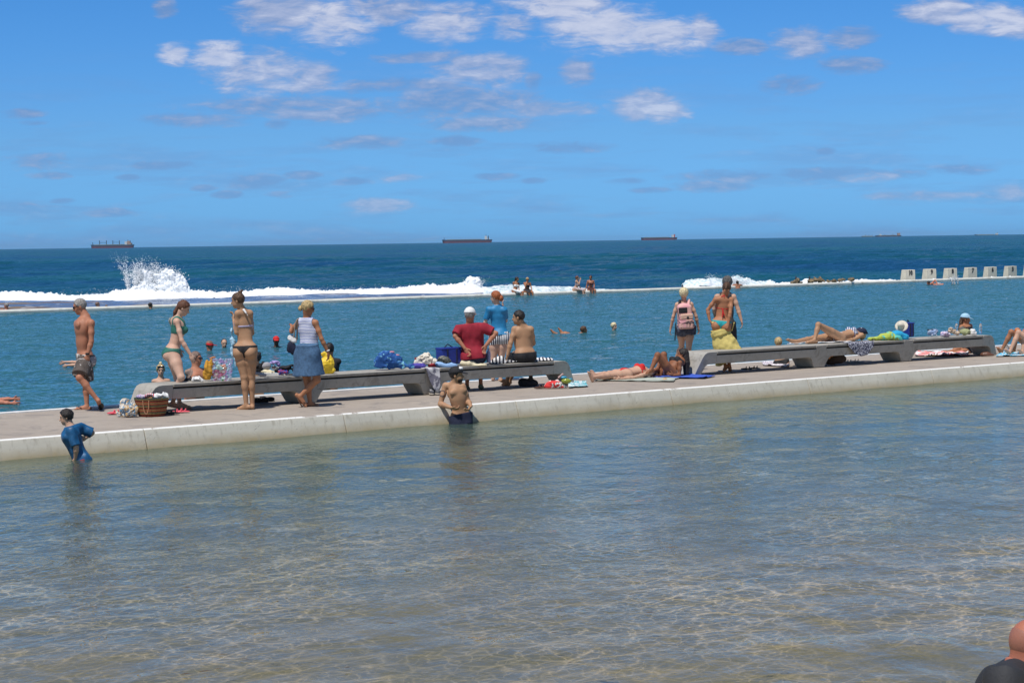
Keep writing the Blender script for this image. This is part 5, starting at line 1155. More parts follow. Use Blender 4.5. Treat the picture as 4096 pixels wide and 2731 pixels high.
p = swim('sunburnt swimmer floating at the left edge with arms stretched to the right', '1', -90, 985, Yc_, -60, 'brown', 'red', -40, J=dict(neck=w3('1', -50, 990, Yc_), pelvis=w3('1', -220, 1000, Yc_), sl=w3('1', 0, 985, Yc_ + .1), sr=w3('1', -10, 998, Yc_ - .1), el=w3('1', 50, 974, Yc_ + .1), wl=w3('1', 100, 972, Yc_ + .1), er=w3('1', 45, 1004, Yc_ - .1), wr=w3('1', 90, 1006, Yc_ - .1)), wear=M_navyrash)

# ---- four women on the far wall
def wallw(label, hd, nk, pel, J, yaw, head, hair, sk, suit, extra=()):
    Y = wally(2000 + pel[0] / 5.2267) + .15; d = dict(head=(*hd, -.05), neck=(*nk, 0), pelvis=(*pel, 0)); d.update(J)
    p = Person(label, 'c', Y, d, yaw=yaw, head=head, sk=sk, fem=True, k=.98, h=.0135, group='women sitting on the far wall'); p.hair(hair, off=.014, low=-.09, extra=extra)
    p.wear('bikini_top', suit, lambda r, f, u: np.abs(u + .2) - .06, 'neck'); p.briefs(suit, 'brief'); return p
wallw('seated woman on the far wall with long dark hair, leftmost of four', (355, 190), (332, 248), (312, 425), dict(er=(280, 325, 0), wr=(330, 405, -.2), el=(392, 330, 0), wl=(398, 405, -.15), kr=(425, 458, -.38), kl=(480, 462, -.3), ar=(440, 530, -.40), al=(480, 535, -.35)), 150, (110, 0), 'dark', 'tan', M_white, (((0, -.08, -.03), (-.02, -.12, -.22), .06, .03),))
p = wallw('fair haired woman seated on the far wall with a hand at her mouth', (574, 200), (565, 255), (560, 425), dict(er=(535, 355, -.2), wr=(572, 255, -.25), el=(648, 345, 0), wl=(668, 420, -.15), kr=(610, 468, -.38), kl=(680, 465, -.35), ar=(620, 540, -.40), al=(690, 540, -.4)), 165, (168, 4), 'blonde', 'tan', M_charcoal); p.shades()
wallw('seated woman on the far wall in patterned high waisted bottoms, third of four', (1615, 168), (1600, 218), (1572, 395), dict(er=(1655, 300, -.12), wr=(1675, 205, -.05), el=(1640, 300, .1), wl=(1690, 385, .0), kr=(1740, 425, -.25), kl=(1765, 415, -.1), ar=(1745, 500, -.30), al=(1770, 500, -.2)), 112, (98, -5), 'auburn', 'pink', spots('pattern_suit', (.25, .2, .25), (.6, .5, .5), 20))
p = wallw('seated woman on the far wall with a topknot and brown bikini, rightmost of four', (1895, 165), (1892, 212), (1890, 388), dict(er=(1815, 325, -.02), wr=(1792, 405, -.02), el=(1972, 310, 0), wl=(1962, 390, -.15), kr=(1930, 425, -.4), kl=(1990, 425, -.38), ar=(1935, 500, -.42), al=(1990, 500, -.4)), 172, (-160, 0), 'brown', 'ruddy', cm('brown_suit', (.07, .02, .02)), (((0, -.04, .12), (.03, .03, .03)),)); p.shades()

# ---- bald man in the foreground
def bald_man():
    p = Person('bald sunburnt man in a black shirt in the bottom right corner', 'i', 8.0, dict(head=(2150, 1160, 0), neck=(1985, 1400, .0), pelvis=(1620, 2900, .05), sl=(2070, 1560, .16), sr=(1830, 1545, -.17), er=(1800, 2300, -.32), wr=(2150, 2750, -.3), el=(2300, 2350, .2), wl=(2500, 2750, .1), kl=(2700, 2900, .15), kr=(2700, 2900, -.15), al=(2750, 4000, .15), ar=(2750, 4000, -.15)),
        yaw=68, head=(72, 22), sk='bald', k=1.0, fat=1.18, h=.006, mus=1.1, root_at=(1.9, 8.0, .0))
    r_, f_, u_ = p.hf; p.blob('stubble', [Ell(p.hd + u_ * .028 * p.hq - f_ * .008 * p.hq, A_([.076, .096, .090]) * p.hq + .0025, p.hf)], SK['stubble'], .005, fn=lambda P: np.maximum(p.loc(P, p.hd, p.hf)[2] - .045 + .25 * (p.loc(P, p.hd, p.hf)[1] + .05), np.maximum(p.loc(P, p.hd, p.hf)[1] - .02, -.06 - p.loc(P, p.hd, p.hf)[2])))
    p.blob('neck_fold', [Ell(p.hp(0, -.060, -.070), (.050, .024, .013), p.hf), Ell(p.hp(0, -.066, -.098), (.052, .022, .013), p.hf)], p.sk, .005, k=.03)
    p.shirt(mat('black_shirt', (.022, .024, .03), .75, .2, 6, .3, 60), hem=-.1, sleeve=.7, off=.018, noise=(.007, 12), name='black_shirt', top=.10)
    p.shorts(M_navy, .8)
bald_man()
# ------------------------------------------------------------------ belongings
def by(fr, x):                            # distance of the bench front line in that column
    x0, y0, s = FR[fr]; d = ray('x', x0 + x / s, 1500); return float(bench_c[1] / (1 - bench_c[0] * d.x))
def sc(fr, Y): return Y / FPX / FR[fr][2]
def heap(name, label, cat, fr, el, Y, mt, noise=(.028, 11, 1), h=.009, depth=.85, k=.035, group=None, fold=True):
    s_ = sc(fr, Y); pr = [Ell(aty(fr, e[0], e[1], Y + (e[4] if len(e) > 4 else 0)), (e[2] * s_, max(.04, (e[2] + e[3]) * .5 * s_ * depth), e[3] * s_)) for e in el]
    zb = min(float(q.c[2] - q.r[2]) for q in pr); sup = .436 if zb > .25 else .003
    for q in pr:
        if q.c[2] - q.r[2] < sup + .10: q.c = q.c - A_([0, 0, .012]); q.r = q.r + A_([.014, .014, .020], np.float32)
    c = pr[0].c; o = blob(name, pr, mt, h, None, k, noise, fn=(lambda P: sup - P[..., 2]), origin=(float(c[0]), float(c[1]), float(sup)))
    return tag(o, label, cat, group)
def part(root, name, fr, el, Y, mt, noise=None, h=.010, depth=.75, k=.02):
    s_ = sc(fr, Y); return blob(name, [Ell(aty(fr, e[0], e[1], Y + (e[4] if len(e) > 4 else 0)), (e[2] * s_, max(.012, (e[2] + e[3]) * .5 * s_ * depth), e[3] * s_)) for e in el], mt, h, root, k, noise)
def flat(name, label, cat, fr, cor, mt, z=.008, amp=.014, n=40, zb=0.0, group=None):
    P = [A_(onz(fr, *c, zb)[:]) for c in cor]; u = np.linspace(0, 1, n)[None, :, None]; v = np.linspace(0, 1, n)[:, None, None]
    G = (P[0] * (1 - u) + P[1] * u) * (1 - v) + (P[3] * (1 - u) + P[2] * u) * v; c = G.mean((0, 1)); w = fbm2(G[..., 0] * 6, G[..., 1] * 6, 4, int(cor[0][0])); e = fbm2(G[..., 0] * 3 + 9, G[..., 1] * 3, 3, 5) - .5
    G[..., 2] += z + np.maximum(w - .45, 0) * amp * 6; G[..., 0] += e * .12; G[..., 1] += (fbm2(G[..., 0] * 4, G[..., 1] * 4, 3, 8) - .5) * .10
    i = np.arange(n - 1)[:, None] * n + np.arange(n - 1)[None, :]; F = np.stack([i, i + 1, i + n + 1, i + n], -1).reshape(-1, 4)
    o = link(name, npmesh(name, G.reshape(-1, 3), F, c), mt, None, True); o.location = c; m = o.modifiers.new('s', 'SOLIDIFY'); m.thickness = .008; m.offset = 1
    return tag(o, label, cat, group)
def drape(name, label, cat, fr, x0, x1, back, hang, mt, zt=.437, amp=.012):
    """cloth lying over the front edge of a bench seat; hang = list of drop lengths from x0 to x1"""
    n = 30; V = []; g = .09
    xs = np.linspace(x0, x1, n); H = np.interp(np.linspace(0, 1, n), np.linspace(0, 1, len(hang)), hang)
    x0_, y0_, s_ = FR[fr]; A = []
    for x in xs:
        d = ray('x', x0_ + x / s_, 1500); Y = float(bench_c[1] / (1 - bench_c[0] * d.x)); A.append(A_([d.x * Y, Y, 0]))
    rows = []
    for t_ in np.linspace(0, 1, 26):
        row = []
        for a, hh in zip(A, H):
            L = back + hh; q = t_ * L
            if q < back: off, z = -(back - q) + .035, zt
            else: off, z = .037, zt - (q - back)
            w = (fbm2(A_([a[0] * 7]), A_([q * 5 + 3.0]), 3, 4)[0] - .3) * amp * 2.5
            row.append(a + A_(BN[:]) * (off + (w if q >= back else 0)) + A_([0, 0, z + (w if q < back else 0)]))
        rows.append(row)
    G = A_(rows); c = G.mean((0, 1)); m_ = 26; i = np.arange(m_ - 1)[:, None] * n + np.arange(n - 1)[None, :]; F = np.stack([i, i + 1, i + n + 1, i + n], -1).reshape(-1, 4)
    o = link(name, npmesh(name, G.reshape(-1, 3), F, c), mt, None, True); o.location = c; m = o.modifiers.new('s', 'SOLIDIFY'); m.thickness = .009
    return tag(o, label, cat)
def lathe(name, prof, loc, mt, parent=None, n=24, sx=1.0):
    bm = bmesh.new(); rings = [[bm.verts.new((r * math.cos(2 * math.pi * i / n) * sx, r * math.sin(2 * math.pi * i / n), z)) for i in range(n)] for r, z in prof]
    for a, b in zip(rings, rings[1:]):
        for i in range(n): bm.faces.new((a[i], a[(i + 1) % n], b[(i + 1) % n], b[i]))
    bm.faces.new(rings[0][::-1]); bm.faces.new(rings[-1]); o = bmobj(name, bm, mt, parent, True); o.location = loc; return o
def sandals(label, fr, c1, c2, mt, cat='sandals', yaw=80, k=1.0, name='sandal_pair', strap=True, up=0.0, group=None):
    """a pair of open sandals: each a sole with its straps"""
    p0 = onz(fr, *c1, up); root = empty(name, p0, label, cat, group)
    for c, a in ((c1, yaw), (c2, yaw + 18)):
        p = A_(onz(fr, *c, up)[:]); r, f, u = dirs(a)
        o = blob('sole', [Ell(p + f * .05 * k + u * .012, A_([.048, .07, .012]) * k, (r, f, u)), Ell(p - f * .06 * k + u * .014, A_([.040, .06, .014]) * k, (r, f, u))], mt, .006, root, .03)
        if strap:
            for g in (-.02, .04): blob('strap', [Cone(p + f * g - r * .042 * k + u * .015, p + f * (g + .01) + u * .05 * k, .008, .009), Cone(p + f * (g + .01) + u * .05 * k, p + f * g + r * .042 * k + u * .015, .009, .008)], mt, .006, root, .01)
    return root
def shoes(label, fr, c1, c2, mu, ms, yaw=80, group='shoes left under and beside the benches'):
    root = empty('shoe_pair', onz(fr, *c1, 0), label, 'shoes', group)
    for c in (c1, c2):
        p = A_(onz(fr, *c, 0)[:]); r, f, u = dirs(yaw)
        blob('shoe_sole', [Ell(p + f * .06 + u * .014, (.048, .08, .016), (r, f, u)), Ell(p - f * .07 + u * .014, (.040, .065, .016), (r, f, u))], ms, .007, root, .03)
        blob('shoe_upper', [Ell(p + f * .06 + u * .045, (.042, .075, .035), (r, f, u)), Ell(p - f * .06 + u * .055, (.038, .06, .05), (r, f, u))], mu, .007, root, .03, cuts=[Ell(p - f * .06 + u * .12, (.026, .045, .05), (r, f, u))])
        blob('laces', [Cone(p + f * q - r * .02 + u * (.078 - .2 * max(q, 0)), p + f * q + r * .02 + u * (.078 - .2 * max(q, 0)), .006, .006) for q in (-.005, .02, .045)], M_white, .006, root, .002)
M_mustard = cm('mustard_canvas', (.55, .28, .03)); M_cream = cm('cream_towel', (.72, .64, .44)); M_bright = cm('bright_yellow', (.80, .55, .03), rough=.5); M_lav = cm('lavender_cloth', (.42, .34, .68))
M_multi = spots('floral_print', (.55, .35, .15), (.10, .22, .35), 18, .5, (.75, .70, .62)); M_lilac = spots('lilac_print', (.62, .60, .70), (.25, .22, .45), 22, .5, (.8, .5, .6)); M_cooler = cm('cooler_blue', (.015, .035, .26), rough=.5); M_skyt = cm('sky_towel', (.28, .46, .75))
M_shell = spots('shell_towel', (.012, .08, .30), (.03, .14, .40), 6, .55, (.25, .60, .75)); M_camo = spots('camo', (.05, .055, .05), (.20, .20, .17), 24, .5); M_rw = spots('red_white_green_towel', (.65, .04, .04), (.8, .78, .76), 9, .52, (.02, .09, .07))
# basket
def basket():
    p = onz('1', 1192, 1098, 0); s_ = sc('1', p.y); root = empty('basket', p, 'round woven basket with red, green and tan bands, filled with towels', 'basket')
    def pat(t, tc, col):
        sp = t.node('ShaderNodeSeparateXYZ'); t.set(sp.inputs[0], tc); z = t.math('ADD', sp.outputs[2], t.math('MULTIPLY', t.noise(tc, 20, 2), .01))
        c = t.ramp(t.math('FRACT', t.math('MULTIPLY', z, 9.5)), [(0, (.36, .06, .025)), (.22, (.03, .025, .012)), (.34, (.40, .22, .08)), (.5, (.04, .11, .06)), (.66, (.42, .08, .03)), (.85, (.42, .26, .10))], 'CONSTANT')
        w = t.node('ShaderNodeTexWave'); t.set(w.inputs['Vector'], tc); w.inputs['Scale'].default_value = 26; w.inputs['Distortion'].default_value = 2
        return t.mix(.35, c, t.mix(1, c, w.outputs[0], 'MULTIPLY'))
    mb = mat('woven_straw', (.4, .2, .1), .85, .1, 20, 1.0, 120, pattern=pat); W = 104 * s_; W2 = 136 * s_; Hh = 135 * s_
    prof = [(W, 0), (W * 1.03, .01)] + [(W + (W2 - W) * q / 10 + .004 * (q % 2), Hh * q / 10) for q in range(1, 11)] + [(W2 + .006, Hh + .01), (W2 - .012, Hh + .01), (W2 - .02, Hh - .03)]
    lathe('basket_body', prof, (0, 0, 0), mb, root, 36)
    for sg, hx in ((-1, -.02), (1, .05)):
        pr = []; q0 = None
        for i in range(11):
            a = math.pi * i / 10; q = A_(p[:]) + A_([hx + math.cos(a) * .045 - .02, sg * W2 * 1.02 if sg < 0 else W2 * .9, Hh - .02 - math.sin(a) * (.20 if sg < 0 else .1)])
            if q0 is not None: pr.append(Cone(q0, q, .007, .007))
            q0 = q
        blob('handle', pr, mat('tan_leather', (.45, .22, .12), .6), .006, root, .002)
    Y = p.y
    heap('towel', 'white towel heaped in the top of the basket', 'towel', '1', [(1275, 945, 60, 28, -.02), (1230, 955, 50, 22)], Y, M_white)
    heap('towel', 'red and white striped cloth in the middle of the basket top', 'towel', '1', [(1175, 950, 42, 24)], Y - .02, stripes('red_stripe', (.5, .03, .07), (.8, .75, .75), 34, 0, .5, .08))
    heap('towel', 'pale pink and white cloth at the left side of the basket', 'towel', '1', [(1105, 955, 42, 20)], Y - .03, M_lilac)
basket()
Yt = gy('1', 1000, 1108)
heap('tote_bag', 'floral print beach bag slumped left of the basket', 'bag', '1', [(1010, 1050, 72, 56), (985, 1010, 40, 46), (955, 1085, 40, 26)], Yt, M_multi)
heap('towel', 'purple and white towel on top of the floral bag', 'towel', '1', [(990, 938, 58, 24), (1050, 945, 46, 24)], Yt, M_lilac)
sandals('pink flip flops beside the basket', '2', (270, 1325), (315, 1322), cm('pink_rubber', (.75, .10, .14), rough=.5), 'flip flops')
sandals('black flip flops in the shade of the basket', '2', (180, 1330), (215, 1342), M_blackrub, 'flip flops')
sandals('single pink flip flop poking out left of the floral bag', '1', (900, 1088), (905, 1086), cm('pink_rubber2', (.75, .08, .12), rough=.5), 'flip flops')
# left bench, left span
Yb1 = by('d', 300) + .22
def bz(x, y, fr): return gy(fr, x, y, .435)
sandals('black strappy sandals with buckles on the left bench end', 'd', (60, 1462), (150, 1440), M_blackrub, yaw=70, up=.434)
heap('towel', 'crumpled white towel beside the black sandals', 'towel', 'd', [(300, 1405, 150, 42), (420, 1425, 100, 30)], Yb1, M_white)
r_ = empty('backpack', aty('d', 520, 1450, by('d', 500) + .2), 'mustard yellow drawstring bag leaning against the clear tote', 'bag')
part(r_, 'bag_body', 'd', [(530, 1180, 70, 230), (580, 1250, 90, 200), (470, 1300, 60, 120), (640, 1050, 60, 120), (540, 1415, 100, 45)], by('d', 500) + .28, M_mustard, (.012, 10, 1)); part(r_, 'bag_flap', 'd', [(690, 900, 60, 22), (620, 930, 40, 25)], by('d', 500) + .3, cm('tan_flap', (.5, .22, .1)))
def clear_tote():
    Y = by('d', 800) + .2; s_ = sc('d', Y); a = aty('d', 640, 1470, Y); root = empty('clear_tote', a, 'see-through iridescent tote bag with orange and green things inside', 'bag')
    def pat(t, tc, c):
        lw = t.noise(tc, 7, 2, .5, 2); return t.ramp(lw, [(.3, (.15, .65, .75)), (.45, (.75, .85, .9)), (.55, (.55, .25, .75)), (.68, (.9, .3, .3)), (.8, (.3, .8, .5))])
    m = mat('iridescent_film', (.7, .8, .9), .08, .1, 8, .6, 14, pattern=pat, alpha=.20, coat=1); bm = bmesh.new(); W = 460 * s_; Hh = 540 * s_; n = 16; g = np.random.default_rng(4)
    for yy in (-.06, .10):
        vs = [[bm.verts.new((W * (i / n) * (1 + .12 * j / n) + g.normal(0, .006), yy + g.normal(0, .012), Hh * j / n)) for i in range(n + 1)] for j in range(n + 1)]
        for j in range(n):
            for i in range(n): bm.faces.new((vs[j][i], vs[j][i + 1], vs[j + 1][i + 1], vs[j + 1][i]))
    for xx in (0, 1):
        vs = [[bm.verts.new((W * xx * (1 + .12 * j / n) + g.normal(0, .006), -.06 + .16 * i / 4, Hh * j / n)) for i in range(5)] for j in range(n + 1)]
        for j in range(n):
            for i in range(4): bm.faces.new((vs[j][i], vs[j][i + 1], vs[j + 1][i + 1], vs[j + 1][i]))
    o = bmobj('clear_film', bm, m, root); ms = o.modifiers.new('s', 'SOLIDIFY'); ms.thickness = .002
    heap('towel', 'orange towel inside the clear iridescent tote', 'towel', 'd', [(740, 1320, 90, 120), (850, 1230, 90, 150), (950, 1180, 60, 120)], Y + .02, cm('orange_towel', (.65, .17, .03)), h=.014, depth=.3)
    heap('plastic_pouch', 'green and white plastic pouch inside the clear tote', 'pouch', 'd', [(800, 1130, 70, 60), (900, 1170, 60, 40), (920, 1400, 60, 60)], Y - .02, spots('green_pouch', (.12, .30, .05), (.7, .75, .72), 16), h=.014, depth=.3)
    heap('cloth', 'blue and violet shiny cloth at the top of the clear tote', 'cloth', 'd', [(900, 970, 90, 60), (700, 1010, 70, 70)], Y, spots('violet_foil', (.25, .22, .60), (.35, .60, .70), 14, .5, (.6, .25, .45), rough=.3), h=.014, depth=.3)
clear_tote()
def bar(root, name, fr, a, b, Ya, Yb_, r, mt): return blob(name, [Cone(aty(fr, *a, Ya), aty(fr, *b, Yb_), r, r)], mt, .008, root, .002)
Yp = by('e', 300) + .12; Yq = by('e', 1180) + .12
for a, b, lab in (((290, 872), (1175, 885), 'upper white tubular pole with a grey grip lying along the left bench'), ((400, 908), (1175, 912), 'lower white tubular pole lying along the left bench')):
    r_ = empty('pole', aty('e', *a, Yp), lab, 'pole', 'poles on the left bench'); bar(r_, 'tube', 'e', a, b, Yp, Yq, .013, mat('white_tube', (.75, .74, .70), .35)); bar(r_, 'grip', 'e', (a[0] + 40, a[1] + 1), (a[0] + 130, a[1] + 4), Yp - .02, Yp - .01, .024, M_grey)
Ye = by('e', 500) + .36
heap('bag', 'black shoulder bag at the far end of the pile of clothes', 'bag', 'e', [(400, 740, 90, 80), (490, 660, 60, 60), (350, 810, 60, 40)], Ye + .03, M_black)
heap('mesh_bag', 'white mesh bag on the pile of clothes', 'bag', 'e', [(570, 715, 95, 85)], Ye - .05, M_grey, (.006, 14)); heap('jumper', 'lavender jumper on top of the pile of clothes', 'clothing', 'e', [(720, 650, 130, 48), (800, 690, 60, 50)], Ye, M_lav)
heap('shirt', 'dark and white patterned shirt in the pile of clothes', 'clothing', 'e', [(755, 740, 90, 62)], Ye - .06, spots('dark_print', (.03, .03, .05), (.5, .48, .5), 16, .52)); heap('towel', 'cream folded towel in front of the pile of clothes', 'towel', 'e', [(590, 830, 140, 32)], Ye - .1, M_cream)
heap('jacket', 'black jacket behind the denim skirt', 'clothing', 'e', [(1010, 745, 130, 62), (880, 790, 120, 40), (1120, 760, 110, 70)], Ye, M_black); heap('pouch', 'blue and red patterned pouch in front of the black jacket', 'pouch', 'e', [(880, 825, 70, 34), (1000, 835, 90, 24)], Ye - .1, spots('blue_print', (.02, .06, .35), (.3, .03, .08), 18, .5, (.1, .35, .6)))
heap('beach_bag', 'bright yellow soft bag standing on the left bench', 'bag', 'e', [(1850, 660, 150, 160), (1790, 470, 90, 80), (1880, 540, 90, 90), (1920, 780, 120, 60), (1800, 790, 100, 60)], by('e', 1850) + .3, M_bright, (.016, 8, 1), depth=.6)
# things held and carried
def shoulder_bag():
    Y = sw_.P['el'][1] + .02; r_ = empty('shoulder_bag', aty('2', 1365, 700, Y), 'white and navy canvas shoulder bag under the arm of the striped woman', 'bag')
    part(r_, 'bag_base', '2', [(1362, 690, 42, 50), (1388, 720, 34, 52), (1345, 720, 28, 30)], Y, M_navy, (.008, 8), depth=.6); part(r_, 'bag_top', '2', [(1362, 608, 38, 36), (1385, 630, 36, 40)], Y, M_white, (.012, 9, 1), depth=.6)
    blob('strap', [Cone(w3('2', 1425, 425, sw_.P['sl'][1] - .06), w3('2', 1402, 480, Y - .12), .012, .012), Cone(w3('2', 1402, 480, Y - .12), w3('2', 1388, 600, Y - .08), .012, .012), Cone(w3('2', 1425, 425, sw_.P['sl'][1] - .06), w3('2', 1418, 620, Y - .02), .012, .014)], cm('strap_canvas', (.35, .28, .22)), .008, r_, .002)
shoulder_bag()
Yh = bw.P['el'][1] + .08
heap('towel', 'light blue towel hanging from the arms of the black bikini woman', 'towel', 'd', [(1125, 300, 32, 110), (1140, 460, 62, 110), (1175, 570, 60, 60), (1140, 720, 55, 90), (1150, 860, 45, 80), (1200, 1000, 32, 110), (1222, 1120, 18, 60)], Yh, M_lblue, (.014, 8, 1), depth=.25)
def pink_backpack():
    P = bp_.P; Y = P['neck'][1] - .17; r_ = empty('backpack', aty('4', 1262, 760, Y), 'pink and black backpack with palm tree print on the back of the blonde woman', 'backpack'); ax = (bp_.Rv, bp_.Fv, bp_.up)
    mp = spots('pink_nylon', (.75, .36, .38), (.72, .42, .36), 6); q = lambda x, y, d=0: w3('4', x, y, Y + d); s_ = sc('4', Y)
    blob('main_compartment', [Box(q(1250, 600), (82 * s_, .11, 118 * s_), ax, .05), Ell(q(1240, 500), (66 * s_, .10, 40 * s_))], mp, .009, r_, .04)
    blob('front_pocket', [Box(q(1268, 705, -.10), (90 * s_, .07, 52 * s_), ax, .04)], mp, .009, r_, .02); blob('mesh_panel', [Box(q(1232, 545, -.11), (52 * s_, .015, 34 * s_), ax, .02)], M_black, .008, r_, .02)
    blob('middle_pocket', [Box(q(1275, 620, -.10), (74 * s_, .04, 36 * s_), ax, .03)], cm('peach_nylon', (.62, .40, .30)), .009, r_, .02)
    for a, b in (((1200, 655), (1345, 640)), ((1170, 660), (1215, 700)), ((1215, 700), (1350, 655)), ((1160, 520), (1190, 640)), ((1215, 700), (1212, 750))): blob('zip', [Cone(q(*a, -.175), q(*b, -.175), .007, .007)], M_black, .006, r_, .002)
    blob('badge', [Ell(q(1287, 626, -.145), (.025, .012, .025))], M_charcoal, .006, r_)
    for x in (1275, 1308, 1345):
        t_ = blob('printed_palm', [Cone(q(x, 735, -.172), q(x + 3, 690, -.172), .004, .004)] + [Cone(q(x + 3, 690, -.172), q(x + 3 + dx, 690 + dy, -.172), .006, .003) for dx, dy in ((-12, 6), (12, 6), (-8, -8), (9, -8), (0, -11))], M_charcoal, .005, r_, .002)
    for sg, xx in ((-1, 1200), (1, 1300)): blob('shoulder_strap', [Cone(q(xx - 10, 520), P['neck'] + bp_.Rv * sg * .09 + bp_.up * .02 - bp_.Fv * .02, .028, .028), Cone(P['neck'] + bp_.Rv * sg * .09 + bp_.up * .02 - bp_.Fv * .02, P['neck'] + bp_.Rv * sg * .11 - bp_.up * .12 + bp_.Fv * .13, .026, .02)], mp if sg > 0 else M_black, .009, r_, .01)
    blob('dangling_strap', [Cone(q(1150, 690, .05), q(1140, 885, .05), .012, .012)], M_black, .008, r_)
pink_backpack()
shoes('white and black laced trainers on the deck behind the black bikini woman', '2', (1062, 1235), (1125, 1222), M_black, M_charcoal)
shoes('grey trainers with pale soles under the middle joint of the left bench', '3', (765, 1122), (820, 1120), cm('grey_suede', (.10, .10, .11)), cm('pale_sole', (.5, .45, .38)), yaw=170)
# left bench, right span
Yf1 = by('f', 300) + .32
r_ = empty('covered_bag', aty('f', 290, 295, Yf1), 'bulging bag covered by a blue beach towel printed with pale seashells', 'bag')
part(r_, 'beach_towel', 'f', [(240, 195, 124, 108), (180, 235, 86, 68), (330, 210, 96, 78), (410, 250, 70, 46), (515, 270, 40, 26)], Yf1, M_shell, (.022, 9, 1), h=.010, k=.05)
part(r_, 'pink_edge', 'f', [(300, 105, 34, 10), (350, 140, 40, 9)], Yf1 - .02, cm('pink_trim', (.75, .30, .38)))
Yf2 = by('f', 650) + .3
heap('towel', 'cream towel thrown over a small pile right of the shell towel', 'towel', 'f', [(680, 150, 60, 42), (640, 190, 70, 40), (740, 200, 60, 34), (590, 220, 50, 22)], Yf2, cm('offwhite_towel', (.72, .66, .56)))
heap('swimwear', 'purple and blue swimwear bundle under the cream towel', 'clothing', 'f', [(595, 258, 76, 32), (520, 245, 36, 22)], Yf2 - .05, cm('purple_cloth', (.08, .06, .35))); heap('cloth', 'dark red cloth showing under the cream towel', 'cloth', 'f', [(750, 235, 40, 34), (590, 180, 36, 24)], Yf2, cm('dark_red', (.32, .02, .03)))
drape('towel', 'grey and white towel hanging over the front edge of the left bench', 'towel', 'f', 672, 822, .16, [.02, .22, .34, .40, .30], spots('grey_white_towel', (.62, .60, .62), (.20, .19, .24), 5, .48))
heap('towel', 'light blue folded towel under the camouflage bag', 'towel', 'f', [(860, 235, 110, 30), (930, 250, 100, 28)], by('f', 880) + .2, M_skyt, (.010, 6, 1)); heap('pouch', 'small camouflage pattern bag on the light blue towel', 'bag', 'f', [(888, 188, 70, 38)], by('f', 880) + .18, M_camo)
def cooler(fr, x0, x1, y0, y1, Y, label, tilt=0):
    c = A_(aty(fr, (x0 + x1) / 2, (y0 + y1) / 2, Y)[:]); s_ = sc(fr, Y); ax = (A_(BD[:]), A_((-BN)[:]), UPW); r_ = empty('cooler_bag', aty(fr, (x0 + x1) / 2, y1, Y), label, 'cooler bag'); w = (x1 - x0) / 2 * s_ / .85; hh = (y1 - y0) / 2 * s_
    blob('bag_body', [Box(c, (w, .10, hh), ax, .03)], M_cooler, .010, r_, .02, (.006, 7)); blob('lid', [Box(c + UPW * (hh * .98), (w * 1.02, .105, .018), ax, .012)], M_cooler, .008, r_); blob('handle', [Cone(c + UPW * hh - ax[0] * w * .5, c + UPW * (hh + .07) - ax[0] * w * .1, .010, .010), Cone(c + UPW * (hh + .07) - ax[0] * w * .1, c + UPW * hh + ax[0] * w * .5, .010, .010)], M_navy, .007, r_, .002)
    blob('webbing', [Box(c - ax[1] * .10 + ax[0] * w * q, (.014, .012, hh * .95), ax, .004) for q in (-.45, .45)], M_navy, .007, r_, .002)
cooler('f', 822, 1055, 62, 238, by('f', 950) + .42, 'square blue insulated bag beside the man in the red shirt')
heap('towel', 'pale yellow folded towel in front of the man in the red shirt', 'towel', 'f', [(1150, 225, 90, 32), (1270, 245, 95, 20), (1110, 215, 40, 28)], by('f', 1200) + .14, M_cream, (.012, 6, 1))
def bottle(label, fr, x, yb, ytop, Y, body, capm, w=.033, clear=False):
    s_ = sc(fr, Y); b = aty(fr, x, yb, Y); Hh = (yb - ytop) * s_; r_ = empty('bottle', b, label, 'bottle'); lathe('bottle_body', [(w * .9, 0), (w, .01), (w, Hh * .30), (w * .94, Hh * .36), (w, Hh * .42), (w, Hh * .62), (w * .8, Hh * .75), (w * .42, Hh * .87), (w * .40, Hh * .9)], (0, 0, 0), body, r_); lathe('bottle_cap', [(w * .5, Hh * .9), (w * .5, Hh), (w * .3, Hh)], (0, 0, .001), capm, r_, 16); return r_
M_pet = mat('clear_plastic', (.85, .92, .97), .05, 0, trans=.9); M_bluecap = mat('blue_cap', (.03, .35, .75), .4); M_lil = mat('lilac_bottle', (.36, .36, .55), .25)
bottle('frosted lilac drink bottle between the two seated men', 'f', 1385, 222, 66, by('f', 1385) + .2, M_lil, M_lil, .036)
heap('towel', 'black and white barred towel bunched up beside the shirtless man', 'towel', 'f', [(1500, 190, 60, 46), (1450, 215, 56, 24), (1540, 215, 50, 24)], by('f', 1500) + .28, M_bwstripe, (.014, 7, 1))
flat('towel', 'black and white barred towel spread under the shirtless man', 'towel', 'f', [(1380, 243), (2120, 204), (2085, 178), (1400, 218)], M_bwstripe, z=.012, zb=.435, amp=.012)
sandals('brown strappy sandals by the right end of the left bench', 'f', (1960, 512), (2030, 508), mat('brown_leather', (.08, .035, .02), .6), yaw=60)
heap('towel', 'red, white and dark green towel heap beside the right end of the left bench', 'towel', 'f', [(2130, 455, 90, 40), (2080, 480, 80, 30), (2200, 485, 70, 24)], gy('f', 2130, 508), M_rw, (.016, 8, 1))
r_ = empty('dive_mask', aty('f', 2260, 460, gy('f', 2250, 508)), 'green dive mask with blue snorkel strap on the striped towel', 'mask'); Ym = gy('f', 2250, 508) - .02
part(r_, 'mask_lens', 'f', [(2255, 430, 58, 30)], Ym, mat('green_lens', (.25, .30, .04), .15)); part(r_, 'mask_skirt', 'f', [(2225, 390, 40, 16), (2300, 410, 24, 12)], Ym + .03, mat('blue_silicone', (.03, .30, .50), .4)); bar(r_, 'snorkel', 'f', (2170, 390), (2215, 352), Ym, Ym + .05, .018, mat('snorkel_tube', (.45, .30, .28), .3))
